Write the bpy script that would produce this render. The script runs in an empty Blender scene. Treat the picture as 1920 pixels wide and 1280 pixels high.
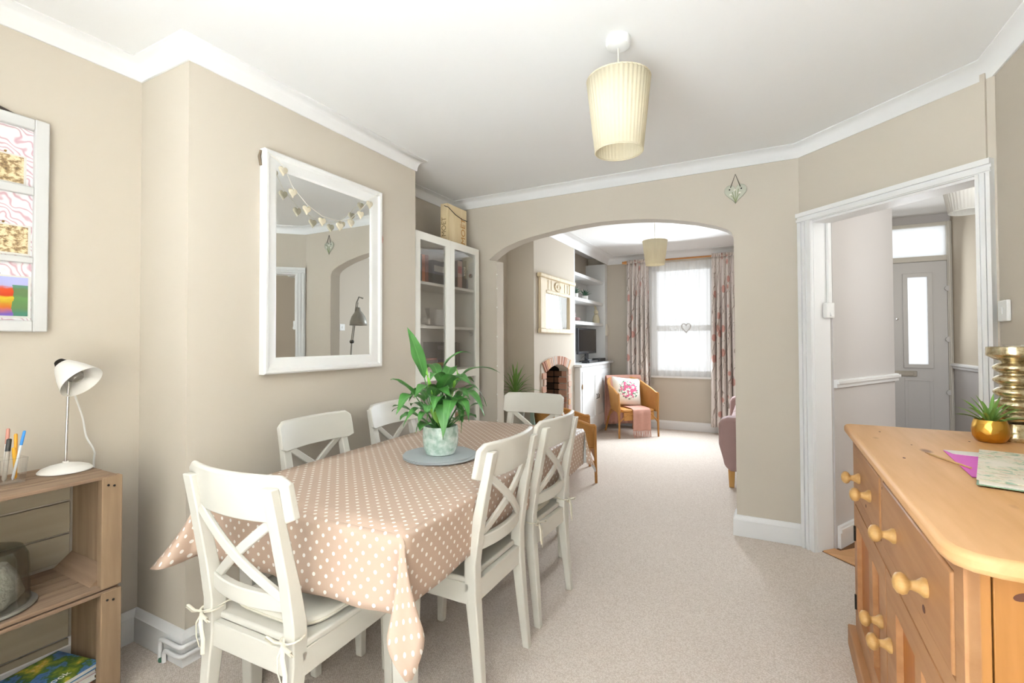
import bpy, bmesh, math, random
from mathutils import Vector, Matrix
random.seed(7)
SC = bpy.context.scene
COL = SC.collection
R = math.radians
# ------------------------------------------------------------------ camera, world, lights, exposure
cam_d = bpy.data.cameras.new('camera'); cam = bpy.data.objects.new('camera', cam_d); COL.objects.link(cam)
FPX = 890.97; YAW = 0.480809; PITCH = 0.0172021; ROLL = -0.00393373
cam_d.sensor_fit = 'HORIZONTAL'; cam_d.sensor_width = 36.0
cam_d.lens = FPX / 1920 * 36.0; cam_d.shift_y = -16.158 / 1920
cam_d.clip_start = 0.02; cam_d.clip_end = 200
_f = Vector((-math.sin(YAW)*math.cos(PITCH), math.cos(YAW)*math.cos(PITCH), math.sin(PITCH)))
_r = Vector((math.cos(YAW), math.sin(YAW), 0)); _u = _r.cross(_f)
_r2 = _r*math.cos(ROLL) + _u*math.sin(ROLL); _u2 = -_r*math.sin(ROLL) + _u*math.cos(ROLL)
cam.matrix_world = Matrix(((_r2.x, _u2.x, -_f.x, 0), (_r2.y, _u2.y, -_f.y, 0), (_r2.z, _u2.z, -_f.z, 1.30), (0, 0, 0, 1)))
SC.camera = cam
SC.view_settings.view_transform = 'Standard'; SC.view_settings.look = 'None'
SC.view_settings.gamma = 1.0; SC.view_settings.use_curve_mapping = False
SC.view_settings.exposure = 0.89
SC.cycles.use_adaptive_sampling = True; SC.cycles.adaptive_threshold = 0.025; SC.cycles.max_bounces = 8; SC.cycles.glossy_bounces = 3; SC.cycles.transmission_bounces = 5
W = bpy.data.worlds.new('overcast_sky'); SC.world = W; W.use_nodes = True
W.node_tree.nodes['Background'].inputs[0].default_value = (0.93, 0.965, 1.0, 1)
W.node_tree.nodes['Background'].inputs[1].default_value = 0.95

def area(name, loc, rot, sx, sy, power, col=(1, 1, 1), spread=180):
    d = bpy.data.lights.new(name, 'AREA'); d.shape = 'RECTANGLE'; d.size = sx; d.size_y = sy; d.energy = power; d.color = col; d.spread = R(spread)
    o = bpy.data.objects.new(name, d); COL.objects.link(o); o.location = loc; o.rotation_euler = rot; return o
# daylight at garden doors, front window, front door; the rest is added fill
COOL = (0.82, 0.915, 1.0); NEUT = (0.90, 0.955, 1.0)
area('daylight_garden_doors', (-0.75, -3.80, 1.2), (R(90), 0, 0), 2.5, 2.2, 10, COOL)
area('fill_overhead', (-0.75, -2.65, 2.78), (0, 0, 0), 2.2, 1.5, 560, COOL, 100)  # made-up rooflight, added to bounce light off the floor onto the ceiling
area('daylight_front_window', (-1.0, 6.92, 1.62), (R(-72), 0, 0), 0.85, 1.5, 41, COOL, 160)
area('daylight_front_door', (1.32, 6.30, 1.75), (R(-84), 0, 0), 0.6, 1.2, 4, NEUT, 160)
area('fill_hall_rear', (1.38, 1.98, 1.95), (R(82), 0, 0), 0.6, 1.0, 14, NEUT)  # no window here; unseen lamp added to brighten front door and hall
area('fill_hall_side', (1.72, 3.3, 1.8), (R(84), 0, R(78)), 0.7, 1.2, 5, NEUT)  # unseen lamp added to lighten the left hall wall

# ------------------------------------------------------------------ materials
def L(h):
    h = h.lstrip('#'); c = [int(h[i:i+2], 16)/255 for i in (0, 2, 4)]
    return tuple(x/12.92 if x <= .04045 else ((x+.055)/1.055)**2.4 for x in c) + (1,)
class NT:
    def __init__(s, name):
        s.m = bpy.data.materials.new(name); s.m.use_nodes = True
        s.t = s.m.node_tree; s.b = s.t.nodes['Principled BSDF']; s.out = s.t.nodes['Material Output']
    def n(s, typ, **kw):
        n = s.t.nodes.new(typ)
        for k, v in kw.items(): setattr(n, k, v)
        return n
    def l(s, a, b): s.t.links.new(a, b)
    def coord(s, which='Object', scale=(1, 1, 1), rot=(0, 0, 0)):
        c = s.n('ShaderNodeTexCoord'); m = s.n('ShaderNodeMapping'); m.inputs['Scale'].default_value = scale; m.inputs['Rotation'].default_value = rot
        s.l(c.outputs[which], m.inputs[0]); return m.outputs[0]
    def noise(s, vec, scale, detail=3, rough=.5, dist=0):
        n = s.n('ShaderNodeTexNoise'); n.inputs['Scale'].default_value = scale; n.inputs['Detail'].default_value = detail
        n.inputs['Roughness'].default_value = rough; n.inputs['Distortion'].default_value = dist
        if vec is not None: s.l(vec, n.inputs['Vector'])
        return n
    def ramp(s, fac, stops):
        r = s.n('ShaderNodeValToRGB'); e = r.color_ramp.elements
        while len(e) < len(stops): e.new(.5)
        for i, (p, c) in enumerate(stops): e[i].position = p; e[i].color = c
        s.l(fac, r.inputs[0]); return r.outputs[0]
    def mix(s, fac, a, b):
        m = s.n('ShaderNodeMix', data_type='RGBA')
        for i, x in ((0, fac), (6, a), (7, b)):
            if isinstance(x, (int, float)): m.inputs[i].default_value = x
            elif isinstance(x, tuple): m.inputs[i].default_value = x
            else: s.l(x, m.inputs[i])
        return m.outputs[2]
    def math(s, op, a, b=None):
        m = s.n('ShaderNodeMath', operation=op)
        for i, x in ((0, a), (1, b)):
            if x is None: continue
            if isinstance(x, (int, float)): m.inputs[i].default_value = x
            else: s.l(x, m.inputs[i])
        return m.outputs[0]
    def bump(s, h, strength=.3, dist=.01):
        b = s.n('ShaderNodeBump'); b.inputs['Strength'].default_value = strength; b.inputs['Distance'].default_value = dist
        s.l(h, b.inputs['Height']); s.l(b.outputs[0], s.b.inputs['Normal'])
    def set(s, col=None, rough=None, metal=None, spec=None, **kw):
        if col is not None:
            if isinstance(col, tuple): s.b.inputs['Base Color'].default_value = col
            else: s.l(col, s.b.inputs['Base Color'])
        if rough is not None: s.b.inputs['Roughness'].default_value = rough
        if metal is not None: s.b.inputs['Metallic'].default_value = metal
        if spec is not None: s.b.inputs['Specular IOR Level'].default_value = spec
        for k, v in kw.items(): s.b.inputs[k.replace('_', ' ')].default_value = v
        return s.m
MATS = {}
def plain(name, hexc, rough=.5, metal=0, spec=.5, var=.04, vs=6, bump=0, bs=60, bd=.002):
    if name in MATS: return MATS[name]
    t = NT(name); c = L(hexc); v = t.coord()
    n = t.noise(v, vs, 3)
    d = tuple(x*(1-var) for x in c[:3]) + (1,)
    t.set(t.mix(n.outputs[0], d, c), rough, metal, spec)
    if bump: t.bump(t.noise(v, bs, 3).outputs[0], bump, bd)
    MATS[name] = t.m; return t.m
def wood(name, light, dark, rough=.5, axis=1, scale=14, knots=True, coat=0, knot_hex='#5a2f14'):
    if name in MATS: return MATS[name]
    t = NT(name); sc = [1, 1, 1]; sc[axis] = .09
    v = t.coord('Object', tuple(sc)); n1 = t.noise(v, scale, 4, .6, .6); n2 = t.noise(v, scale*5, 3)
    f = t.math('ADD', t.math('MULTIPLY', n1.outputs[0], .75), t.math('MULTIPLY', n2.outputs[0], .25))
    col = t.ramp(f, [(.32, L(dark)), (.62, L(light))])
    if knots:
        sk = [1, 1, 1]; sk[axis] = .45
        vo = t.n('ShaderNodeTexVoronoi'); vo.inputs['Scale'].default_value = 6.5; t.l(t.coord('Object', tuple(sk)), vo.inputs['Vector'])
        k = t.n('ShaderNodeMapRange'); k.inputs[1].default_value = .05; k.inputs[2].default_value = .115; k.inputs[3].default_value = .8; k.inputs[4].default_value = 0
        t.l(vo.outputs['Distance'], k.inputs[0]); col = t.mix(k.outputs[0], col, L(knot_hex))
    t.set(col, rough, 0, .4, Coat_Weight=coat); t.bump(n2.outputs[0], .15, .001)
    MATS[name] = t.m; return t.m
def wallpaint(name, hexc, var=.03):
    t = NT(name); v = t.coord('Object'); c = L(hexc); n = t.noise(v, 1.3, 2)
    t.set(t.mix(n.outputs[0], tuple(x*(1-var) for x in c[:3])+(1,), c), .85, 0, .2)
    t.bump(t.noise(v, 90, 3).outputs[0], .12, .001); MATS[name] = t.m; return t.m
M_WALL = wallpaint('beige_wall_paint', '#cec4b5')
M_HALLW = wallpaint('hall_white_paint', '#d2cdc9')
M_CEIL = wallpaint('white_ceiling_paint', '#f6f5f3', .01)
M_TRIM = plain('white_gloss_trim', '#efeeec', .35, var=.01)
M_CHAIR = plain('cream_white_lacquer', '#d9d5ca', .38, var=.02)
M_WHITE = plain('white_lacquer', '#f0efec', .4, var=.015)
M_SHELFW = plain('bookcase_off_white', '#f3f0e6', .45, var=.015)
M_BUILT = plain('built_in_white_paint', '#e6e6e4', .5, var=.015)
M_CHROME = plain('chrome', '#cfcfcf', .18, 1.0, var=.02)
M_DARKM = plain('dark_metal', '#3a3733', .4, .8)
M_BLACK = plain('black_plastic', '#16161a', .35)
M_RATTAN_POLE = wood('rattan_pole', '#c28a47', '#9c6427', .45, 2, 20, False)
M_WRAP = plain('string_cord', '#e9e4d6', .8)
M_PLANT = None
def carpet():
    t = NT('berber_carpet'); v = t.coord('Object', rot=(0, 0, R(35)))
    vo = t.n('ShaderNodeTexVoronoi'); vo.inputs['Scale'].default_value = 150; vo.inputs['Randomness'].default_value = .55
    t.l(v, vo.inputs['Vector']); n = t.noise(v, 2.2, 3); n3 = t.noise(v, 70, 2)
    base = t.mix(n.outputs[0], L('#e3d7cc'), L('#eae0d6'))
    g = t.math('ADD', t.math('MULTIPLY', vo.outputs['Distance'], .9), t.math('MULTIPLY', n3.outputs[0], .35))
    f = t.n('ShaderNodeMapRange'); f.inputs[1].default_value = .35; f.inputs[2].default_value = .85; t.l(g, f.inputs[0])
    t.set(t.mix(f.outputs[0], base, L('#cbbcae')), .95, 0, .1)
    inv = t.math('SUBTRACT', 1.0, vo.outputs['Distance']); t.bump(inv, .5, .005); return t.m
M_CARPET = carpet()
def polka():
    t = NT('polka_dot_oilcloth'); uv = t.n('ShaderNodeTexCoord')
    def dots(off):
        s = t.n('ShaderNodeVectorMath', operation='MULTIPLY_ADD'); s.inputs[1].default_value = (1/.046, 1/.046, 0); s.inputs[2].default_value = (off, off, 0)
        t.l(uv.outputs['UV'], s.inputs[0])
        fr = t.n('ShaderNodeVectorMath', operation='FRACTION'); t.l(s.outputs[0], fr.inputs[0])
        sb = t.n('ShaderNodeVectorMath', operation='SUBTRACT'); sb.inputs[1].default_value = (.5, .5, 0); t.l(fr.outputs[0], sb.inputs[0])
        ln = t.n('ShaderNodeVectorMath', operation='LENGTH'); t.l(sb.outputs[0], ln.inputs[0]); return ln.outputs['Value']
    d = t.math('MINIMUM', dots(0.0), dots(0.5))
    mr = t.n('ShaderNodeMapRange'); mr.inputs[1].default_value = .118; mr.inputs[2].default_value = .135; mr.inputs[3].default_value = 1; mr.inputs[4].default_value = 0
    t.l(d, mr.inputs[0])
    v = t.coord('Object'); n = t.noise(v, 3, 2)
    base = t.mix(n.outputs[0], L('#c0a692'), L('#c8ae9a'))
    t.set(t.mix(mr.outputs[0], base, L('#f4f0e9')), .5, 0, .3); t.bump(t.noise(v, 5, 2).outputs[0], .12, .02); return t.m
M_POLKA = polka()
M_CLOTHBACK = plain('oilcloth_white_backing', '#f2f1ee', .7)
def glass(name='clear_glass', tint=(1, 1, 1, 1), alpha=.12, rough=.02):
    t = NT(name); tr = t.n('ShaderNodeBsdfTransparent'); tr.inputs[0].default_value = tint
    gl = t.n('ShaderNodeBsdfGlossy'); gl.inputs['Roughness'].default_value = rough
    fr = t.n('ShaderNodeFresnel'); fr.inputs[0].default_value = 1.45
    mx = t.n('ShaderNodeMixShader'); a = t.math('ADD', t.math('MULTIPLY', fr.outputs[0], .45), alpha*.12); t.l(a, mx.inputs[0])
    t.l(tr.outputs[0], mx.inputs[1]); t.l(gl.outputs[0], mx.inputs[2]); t.l(mx.outputs[0], t.out.inputs[0]); MATS[name] = t.m; return t.m
M_GLASS = glass()
M_SMOKE = glass('dusty_jar_glass', (.90, .91, .90, 1), .25, .15)
def translucent(name, hexc, transp, trans, rough=.9):
    t = NT(name); c = L(hexc); d = t.n('ShaderNodeBsdfDiffuse'); d.inputs[0].default_value = c
    tl = t.n('ShaderNodeBsdfTranslucent'); tl.inputs[0].default_value = c; tr = t.n('ShaderNodeBsdfTransparent')
    m1 = t.n('ShaderNodeMixShader'); m1.inputs[0].default_value = trans; t.l(d.outputs[0], m1.inputs[1]); t.l(tl.outputs[0], m1.inputs[2])
    m2 = t.n('ShaderNodeMixShader'); m2.inputs[0].default_value = transp; t.l(m1.outputs[0], m2.inputs[1]); t.l(tr.outputs[0], m2.inputs[2])
    t.l(m2.outputs[0], t.out.inputs[0]); MATS[name] = t.m; return t.m
M_SHEER = translucent('sheer_voile', '#f8f8f6', .30, .62)
M_FROST = translucent('frosted_glass', '#f6f8fa', .30, .85)
M_SHADE = translucent('cream_lampshade_fabric', '#f3ead2', 0.0, .40)
M_SHADEW = translucent('white_lampshade_fabric', '#f4f2ec', 0.0, .40)
def mirror_m():
    t = NT('mirror_glass'); t.set((.86, .88, .87, 1), .01, 1.0); return t.m
M_MIRROR = mirror_m()

# ------------------------------------------------------------------ mesh helpers
WL = {}
class MB:
    def __init__(s): s.v = []; s.f = []; s.uv = {}; s.mi = []
    def add(s, vs, fs, mi=0):
        b = len(s.v); s.v += [Vector(p) for p in vs]; s.f += [tuple(b+i for i in f) for f in fs]; s.mi += [mi]*len(fs); return s
    def box(s, x0, y0, z0, x1, y1, z1, mi=0):
        return s.add([(x0,y0,z0),(x1,y0,z0),(x1,y1,z0),(x0,y1,z0),(x0,y0,z1),(x1,y0,z1),(x1,y1,z1),(x0,y1,z1)],
                     [(0,3,2,1),(4,5,6,7),(0,1,5,4),(1,2,6,5),(2,3,7,6),(3,0,4,7)], mi)
    def obox(s, c, ex, ey, ez, hx, hy, hz, mi=0):
        c = Vector(c); ex = Vector(ex)*hx; ey = Vector(ey)*hy; ez = Vector(ez)*hz
        vs = [c-ex-ey-ez, c+ex-ey-ez, c+ex+ey-ez, c-ex+ey-ez, c-ex-ey+ez, c+ex-ey+ez, c+ex+ey+ez, c-ex+ey+ez]
        return s.add(vs, [(0,3,2,1),(4,5,6,7),(0,1,5,4),(1,2,6,5),(2,3,7,6),(3,0,4,7)], mi)
    def loft(s, rings, cap=True, closed=True, mi=0):
        n = len(rings[0]); vs = [p for r in rings for p in r]; fs = []
        for i in range(len(rings)-1):
            for j in range(n if closed else n-1):
                a = i*n+j; b = i*n+(j+1) % n; fs.append((a, b, b+n, a+n))
        if cap and closed:
            fs.append(tuple(reversed(range(n)))); k = (len(rings)-1)*n; fs.append(tuple(range(k, k+n)))
        return s.add(vs, fs, mi)
    def tube(s, pts, r, n=8, mi=0, flat=1.0):
        pts = [Vector(p) for p in pts]; rings = []; up = None
        for i, p in enumerate(pts):
            t = (pts[min(i+1, len(pts)-1)]-pts[max(i-1, 0)]).normalized()
            if up is None:
                up = Vector((0, 0, 1)) if abs(t.z) < .9 else Vector((1, 0, 0))
            a = t.cross(up); a = a.normalized() if a.length > 1e-6 else t.orthogonal().normalized()
            b = a.cross(t).normalized(); up = b
            rr = r[i] if isinstance(r, (list, tuple)) else r
            rings.append([p+a*rr*math.cos(2*math.pi*k/n)+b*rr*flat*math.sin(2*math.pi*k/n) for k in range(n)])
        return s.loft(rings, mi=mi)
    def lathe(s, prof, c=(0, 0, 0), n=24, mat=None, cap=True, mi=0, fn=None):
        rings = []
        for r, z in prof:
            ring = []
            for k in range(n):
                a = 2*math.pi*k/n; rr = fn(r, z, a) if fn else r
                p = Vector((rr*math.cos(a), rr*math.sin(a), z)); ring.append((mat @ p if mat else p)+Vector(c))
            rings.append(ring)
        return s.loft(rings, cap, True, mi)
    def prism(s, poly, fmap, d0, d1, mi=0):
        n = len(poly); vs = [fmap(p[0], p[1], d0) for p in poly]+[fmap(p[0], p[1], d1) for p in poly]
        fs = [tuple(range(n)), tuple(reversed(range(n, 2*n)))]+[(i, i+n, (i+1) % n+n, (i+1) % n) for i in range(n)]
        return s.add(vs, fs, mi)
    def sweep(s, prof, path, closed=False):
        # prof: (inward offset, z) list; path: plan points, the room on the left-hand side
        n = len(path); P = [Vector((p[0], p[1])) for p in path]; rings = []
        def nrm(a, b): d = (b-a).normalized(); return Vector((-d.y, d.x))
        for i in range(n):
            if closed or 0 < i < n-1:
                n1 = nrm(P[i-1], P[i]); n2 = nrm(P[i], P[(i+1) % n]); m = (n1+n2); m = m/(m.dot(n1))
            else: m = nrm(P[0], P[1]) if i == 0 else nrm(P[-2], P[-1])
            rings.append([Vector((P[i].x+m.x*o, P[i].y+m.y*o, z)) for o, z in prof])
        if closed: rings.append(rings[0])
        return s.loft(rings, not closed)
    def grid(s, fn, nu, nv, mi=0, uvfn=None):
        b = len(s.v); vs = [fn(i/(nu-1), j/(nv-1)) for i in range(nu) for j in range(nv)]
        if uvfn:
            for i in range(nu):
                for j in range(nv): s.uv[b+i*nv+j] = uvfn(i/(nu-1), j/(nv-1))
        fs = [(i*nv+j, (i+1)*nv+j, (i+1)*nv+j+1, i*nv+j+1) for i in range(nu-1) for j in range(nv-1)]
        return s.add(vs, fs, mi)
    def build(s, name, mats, parent=None, smooth=True, bevel=0, seg=2, ang=40, fix=True, solid=0, sub=0, label=None, kind=None):
        c = Vector((0, 0, 0))
        xs = [p.x for p in s.v]; ys = [p.y for p in s.v]; zs = [p.z for p in s.v]
        c = Vector(((min(xs)+max(xs))/2, (min(ys)+max(ys))/2, min(zs)))
        me = bpy.data.meshes.new(name); me.from_pydata([p-c for p in s.v], [], s.f)
        if not isinstance(mats, (list, tuple)): mats = [mats]
        for m in mats: me.materials.append(m)
        if len(mats) > 1:
            for p, i in zip(me.polygons, s.mi): p.material_index = i
        if s.uv:
            u = me.uv_layers.new(name='UVMap')
            for lp in me.loops: u.data[lp.index].uv = s.uv.get(lp.vertex_index, (0, 0))
        if fix:
            bm = bmesh.new(); bm.from_mesh(me); bmesh.ops.recalc_face_normals(bm, faces=bm.faces); bm.to_mesh(me); bm.free()
        if smooth: me.shade_smooth(); me.set_sharp_from_angle(angle=R(ang))
        else: me.shade_flat()
        o = bpy.data.objects.new(name, me); COL.objects.link(o)
        WL[o.name] = c
        if parent is not None: o.parent = parent; o.location = c-WL[parent.name]
        else: o.location = c
        if bevel:
            b = o.modifiers.new('bevel', 'BEVEL'); b.width = bevel; b.segments = seg; b.limit_method = 'ANGLE'; b.angle_limit = R(40)
        if solid:
            b = o.modifiers.new('solid', 'SOLIDIFY'); b.thickness = solid; b.offset = 0
        if sub:
            b = o.modifiers.new('sub', 'SUBSURF'); b.levels = sub; b.render_levels = sub
        if label: o['label'] = label
        if kind: o['kind'] = kind
        return o
def tag(o, label, cat, group=None):
    o['label'] = label; o['category'] = cat
    if group: o['group'] = group
    return o
def thing(name, label, cat, loc=(0, 0, 0), group=None):
    o = bpy.data.objects.new(name, None); COL.objects.link(o); o.location = loc; o.empty_display_size = .05
    WL[o.name] = Vector(loc); return tag(o, label, cat, group)
def struct(mb, name, m, parent=None, **kw):
    o = mb.build(name, m, parent, **kw)
    if parent is None: o['kind'] = 'structure'
    return o
def dup(root, loc, rotz, label=None, group=None, scale=None):
    r = root.copy(); COL.objects.link(r); r.location = loc; r.rotation_euler = (0, 0, rotz)
    if scale: r.scale = scale
    if label: r['label'] = label
    if group: r['group'] = group
    for ch in root.children:
        c = ch.copy(); COL.objects.link(c); c.parent = r
        for g in ch.children:
            d = g.copy(); COL.objects.link(d); d.parent = c
    return r
def cr(pts, n=6):
    P = [Vector(p) for p in pts]; P = [P[0]]+P+[P[-1]]; o = []
    for i in range(1, len(P)-2):
        for k in range(n):
            t = k/n; a, b, c, d = P[i-1:i+3]; o.append(.5*((2*b)+(c-a)*t+(2*a-5*b+4*c-d)*t*t+(3*b-a-3*c+d)*t**3))
    return o+[P[-2]]
def XY(a, b, d): return (a, b, d)
def XZ(y0): return lambda a, b, d: (a, y0+d, b)
def YZ(x0): return lambda a, b, d: (x0+d, a, b)
def bez(p0, p1, p2, t): return p0*(1-t)**2+p1*2*t*(1-t)+p2*t*t
def pix(x, y, D):   # a point at forward distance D seen near this place of the picture (used to read plant poses off the photograph)
    return Vector((0, 0, 1.3))+(_f+_r2*((x-960)/FPX)-_u2*((y-640+16.158)/FPX))*D
TEXT_I = [0]
def text_mesh(name, txt, size, mat, M, parent, depth=.001):
    cu = bpy.data.curves.new(name, 'FONT'); cu.body = txt; cu.size = size; cu.extrude = depth; cu.align_x = 'CENTER'; cu.align_y = 'CENTER'
    to = bpy.data.objects.new(name+'_curve', cu); COL.objects.link(to)
    dg = bpy.context.evaluated_depsgraph_get(); me = bpy.data.meshes.new_from_object(to.evaluated_get(dg))
    bpy.data.objects.remove(to); me.transform(M)
    mb = MB(); mb.add([v.co.copy() for v in me.vertices], [tuple(p.vertices) for p in me.polygons])
    bpy.data.meshes.remove(me); return mb.build(name, mat, parent, smooth=False, fix=False)
# ------------------------------------------------------------------ the setting
CH = 2.545      # dining ceiling
LH = 2.60       # living room ceiling
XL = -2.45; XC = -2.08; YA = 3.536; TA = .12; XR = .934; YB = 7.27; YR = -3.6
struct(MB().box(-2.7, -3.8, -.08, 2.0, 7.5, 0), 'floor', M_CARPET)
struct(MB().box(XL, -3.6, 0, XR, -.45, .006), 'floor_bounce', plain('white_bounce_floor', '#f2f1ef', .5, var=.02))  # unseen white floor, added to reflect the overhead fill upwards
mb = MB(); mb.box(-2.6, -1.85, CH, 1.05, YA+.06, CH+.08); mb.box(-2.6, -3.72, CH, 1.05, -3.45, CH+.08); mb.box(-2.6, -3.45, CH, -1.9, -1.85, CH+.08); mb.box(.4, -3.45, CH, 1.05, -1.85, CH+.08)
struct(mb, 'ceiling', M_CEIL)  # the hole at the rear serves the made-up rooflight
struct(MB().box(-2.6, YA+.06, LH, .86, 7.45, LH+.08), 'ceiling_living_room', M_CEIL)
struct(MB().prism([(.33, 3.62), (1.06, 2.89), (1.06, 1.9), (1.95, 1.9), (1.95, 6.7), (.86, 6.7), (.86, 4.40), (.42, 3.62)], XY, 2.62, 2.70), 'ceiling_hall', M_CEIL)
# dining room walls
struct(MB().box(XL-.12, YR, 0, XL, YA+TA, 2.7), 'wall_left', M_WALL)
struct(MB().box(XL, 1.11, 0, XC, 2.565, CH), 'wall_chimney_breast', M_WALL)
arch = [(-2.45, 0), (-1.99, 0), (-1.99, 1.985), (-2.065, 2.000), (-2.0, 2.047), (-1.923, 2.089), (-1.786, 2.133), (-1.651, 2.159), (-1.458, 2.185), (-1.275, 2.203), (-1.1, 2.211), (-.95, 2.208),
        (-.798, 2.198), (-.68, 2.185), (-.567, 2.168), (-.396, 2.13), (-.257, 2.085), (-.194, 2.056), (-.165, 2.032), (-.15, 1.99), (-.15, 0), (.235, 0), (.235, 2.7), (-2.45, 2.7)]
struct(MB().prism(arch, XZ(YA), 0, TA), 'wall_arch', M_WALL)
# angled wall with the hall doorway: s runs along it from the arch wall corner to the right wall
A0 = Vector((.231, YA, 0)); AT = Vector((.7071, -.7071, 0)); AN = Vector((-.7071, -.7071, 0))
def ANG(s, z, d): return A0+AT*s+Vector((0, 0, z))-AN*d     # d into the hall
AL = .993
struct(MB().prism([(0, 0), (.09, 0), (.09, 2.045), (.935, 2.045), (.935, 0), (AL, 0), (AL, 2.7), (0, 2.7)], ANG, 0, .11), 'wall_angled', M_WALL)
struct(MB().box(XR, YR, 0, XR+.12, 2.84, 2.7), 'wall_right', M_WALL)
struct(MB().box(XL, -.62, 0, -1.42, -.50, CH), 'wall_blocker_left', M_CEIL)  # unseen nib, added to keep light off the left wall
struct(MB().box(.28, -.62, 0, XR, -.50, CH), 'wall_blocker_right', M_CEIL)  # unseen nib, added to keep light off the sideboard
struct(MB().box(-1.42, -.62, 0, -.25, -.50, .62), 'wall_blocker_low', M_CEIL)  # unseen half wall, added to block low bounce from the white floor
# wall behind the camera with glazed garden doors
mb = MB(); mb.box(-2.57, YR-.12, 0, -2.05, YR, 2.7); mb.box(.55, YR-.12, 0, XR+.12, YR, 2.7); mb.box(-2.05, YR-.12, 2.3, .55, YR, 2.7)
struct(mb, 'wall_rear', M_CEIL)
mb = MB()
for x in (-2.05, -1.22, -.40, .48): mb.box(x, YR-.09, 0, x+.07, YR-.03, 2.3)
mb.box(-1.98, YR-.09, 0, .48, YR-.03, .1); mb.box(-1.98, YR-.09, 2.22, .48, YR-.03, 2.3)
struct(mb, 'door_3', M_TRIM)
# living room shell
struct(MB().box(-2.54, YA+TA, 0, -2.42, 7.4, 2.7), 'wall_living_left', M_WALL)
C2 = -2.10; CY0 = 4.525; CY1 = 5.75
fo = [(4.80, 0), (4.80, .955), (4.88, 1.0), (4.98, 1.022), (5.12, 1.027), (5.28, 1.012), (5.40, .985), (5.47, .955), (5.47, 0)]
mb = MB().prism([(CY0, 0)]+fo+[(CY1, 0), (CY1, LH), (CY0, LH)], YZ(C2), -.10, 0)
mb.box(-2.42, CY0, 0, C2-.10, CY0+.1, LH); mb.box(-2.42, CY1-.1, 0, C2-.10, CY1, LH)
struct(mb, 'wall_living_chimney', M_WALL)
WX0, WX1, WZ0, WZ1 = -1.44, -.57, .78, 2.40
mb = MB(); mb.box(-2.54, YB, 0, WX0, YB+.22, 2.7); mb.box(WX1, YB, 0, .9, YB+.22, 2.7); mb.box(WX0, YB, 0, WX1, YB+.22, WZ0); mb.box(WX0, YB, WZ1, WX1, YB+.22, 2.7)
struct(mb, 'wall_front', M_WALL)
struct(MB().prism([(.395, 3.565), (.867, 4.417), (.867, 7.4), (.76, 7.4), (.76, 4.46), (.30, 3.64), (.32, 3.60)], XY, 0, 2.7), 'wall_partition', M_WALL)
# hall faces and front wall
def hallpt(a, z, d):   # along the hall side of the slanted partition
    b0 = Vector((.395, 3.565, 0)); b1 = Vector((.867, 4.417, 0)); t = (b1-b0).normalized(); n = Vector((t.y, -t.x, 0))
    return b0+t*a+n*d+Vector((0, 0, z))
HLn = .974
mb = MB().prism([(0, 0), (HLn, 0), (HLn, 2.62), (0, 2.62)], hallpt, 0, .012); mb.box(.867, 4.417, 0, .879, 6.5, 2.62)
struct(mb, 'wall_hall_left', M_HALLW)
HR = 1.775
struct(MB().box(HR, 1.9, 1.03, HR+.1, 6.6, 2.7), 'wall_hall_right', wallpaint('hall_beige_paint', '#cfc3b0'))
struct(MB().box(HR-.004, 1.9, 0, HR+.1, 6.6, 1.03), 'wall_hall_dado', M_HALLW)
struct(MB().box(XR+.12, 1.8, 0, 1.95, 1.9, 2.7), 'wall_hall_rear', M_HALLW)
mb = MB(); mb.box(.86, 6.5, 2.53, HR+.1, 6.62, 2.72); mb.box(.86, 6.5, 0, .885, 6.62, 2.55)
struct(mb, 'wall_hall_front', M_HALLW)
# cornices
def cove(h, p, zt, n=6):
    pr = [(0, zt-h), (.008, zt-h)]
    for i in range(n+1):
        a = i/n*math.pi/2; pr.append((.010+(p-.02)*(1-math.cos(a)), zt-h+.008+(h-.018)*math.sin(a)))
    return pr+[(p-.008, zt-.008), (p, zt-.006), (p, zt), (0, zt)]
path = [(XR, YR), (XR, 2.844), (.231, YA), (XL, YA), (XL, 2.565), (XC, 2.565), (XC, 1.11), (XL, 1.11), (XL, YR)]
struct(MB().sweep(cove(.08, .06, CH), path), 'trim_1', M_TRIM, ang=50)
path = [(.76, YB), (C2, YB), (C2, CY0), (-2.42, CY0), (-2.42, YA+TA)]
struct(MB().sweep(cove(.12, .11, LH), [(.76, 4.46)]+path), 'trim_2', M_TRIM, ang=50)
# skirting boards
def skirt(h, t): return [(0, 0), (t, 0), (t, h*.78), (t*.75, h*.82), (t*.65, h*.93), (t*.3, h), (0, h)]
struct(MB().sweep(skirt(.135, .02), [(XL, YA), (XL, 2.565), (XC, 2.565), (XC, 1.11), (XL, 1.11), (XL, YR)]), 'baseboard_left', M_TRIM)
struct(MB().sweep(skirt(.135, .022), [(.231, YA), (-.15, YA), (-.15, YA+TA)]), 'baseboard_arch_right', M_TRIM)
struct(MB().sweep(skirt(.135, .02), [(-1.99, YA+TA), (-1.99, YA), (XL, YA)]), 'baseboard_arch_left', M_TRIM)
struct(MB().sweep(skirt(.135, .02), [(XR, YR), (XR, 2.84)]), 'baseboard_right', M_TRIM)
struct(MB().sweep(skirt(.125, .02), [(.76, 4.46), (.76, YB), (-1.98, YB)]), 'baseboard_front', M_TRIM)
mb = MB(); mb.prism([(0.02, 0), (HLn, 0), (HLn, .14), (.02, .14)], hallpt, .012, .03); mb.prism([(0.02, .10), (HLn, .10), (HLn, .125), (.02, .125)], hallpt, .03, .038)
struct(mb, 'baseboard_hall', M_TRIM)
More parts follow.
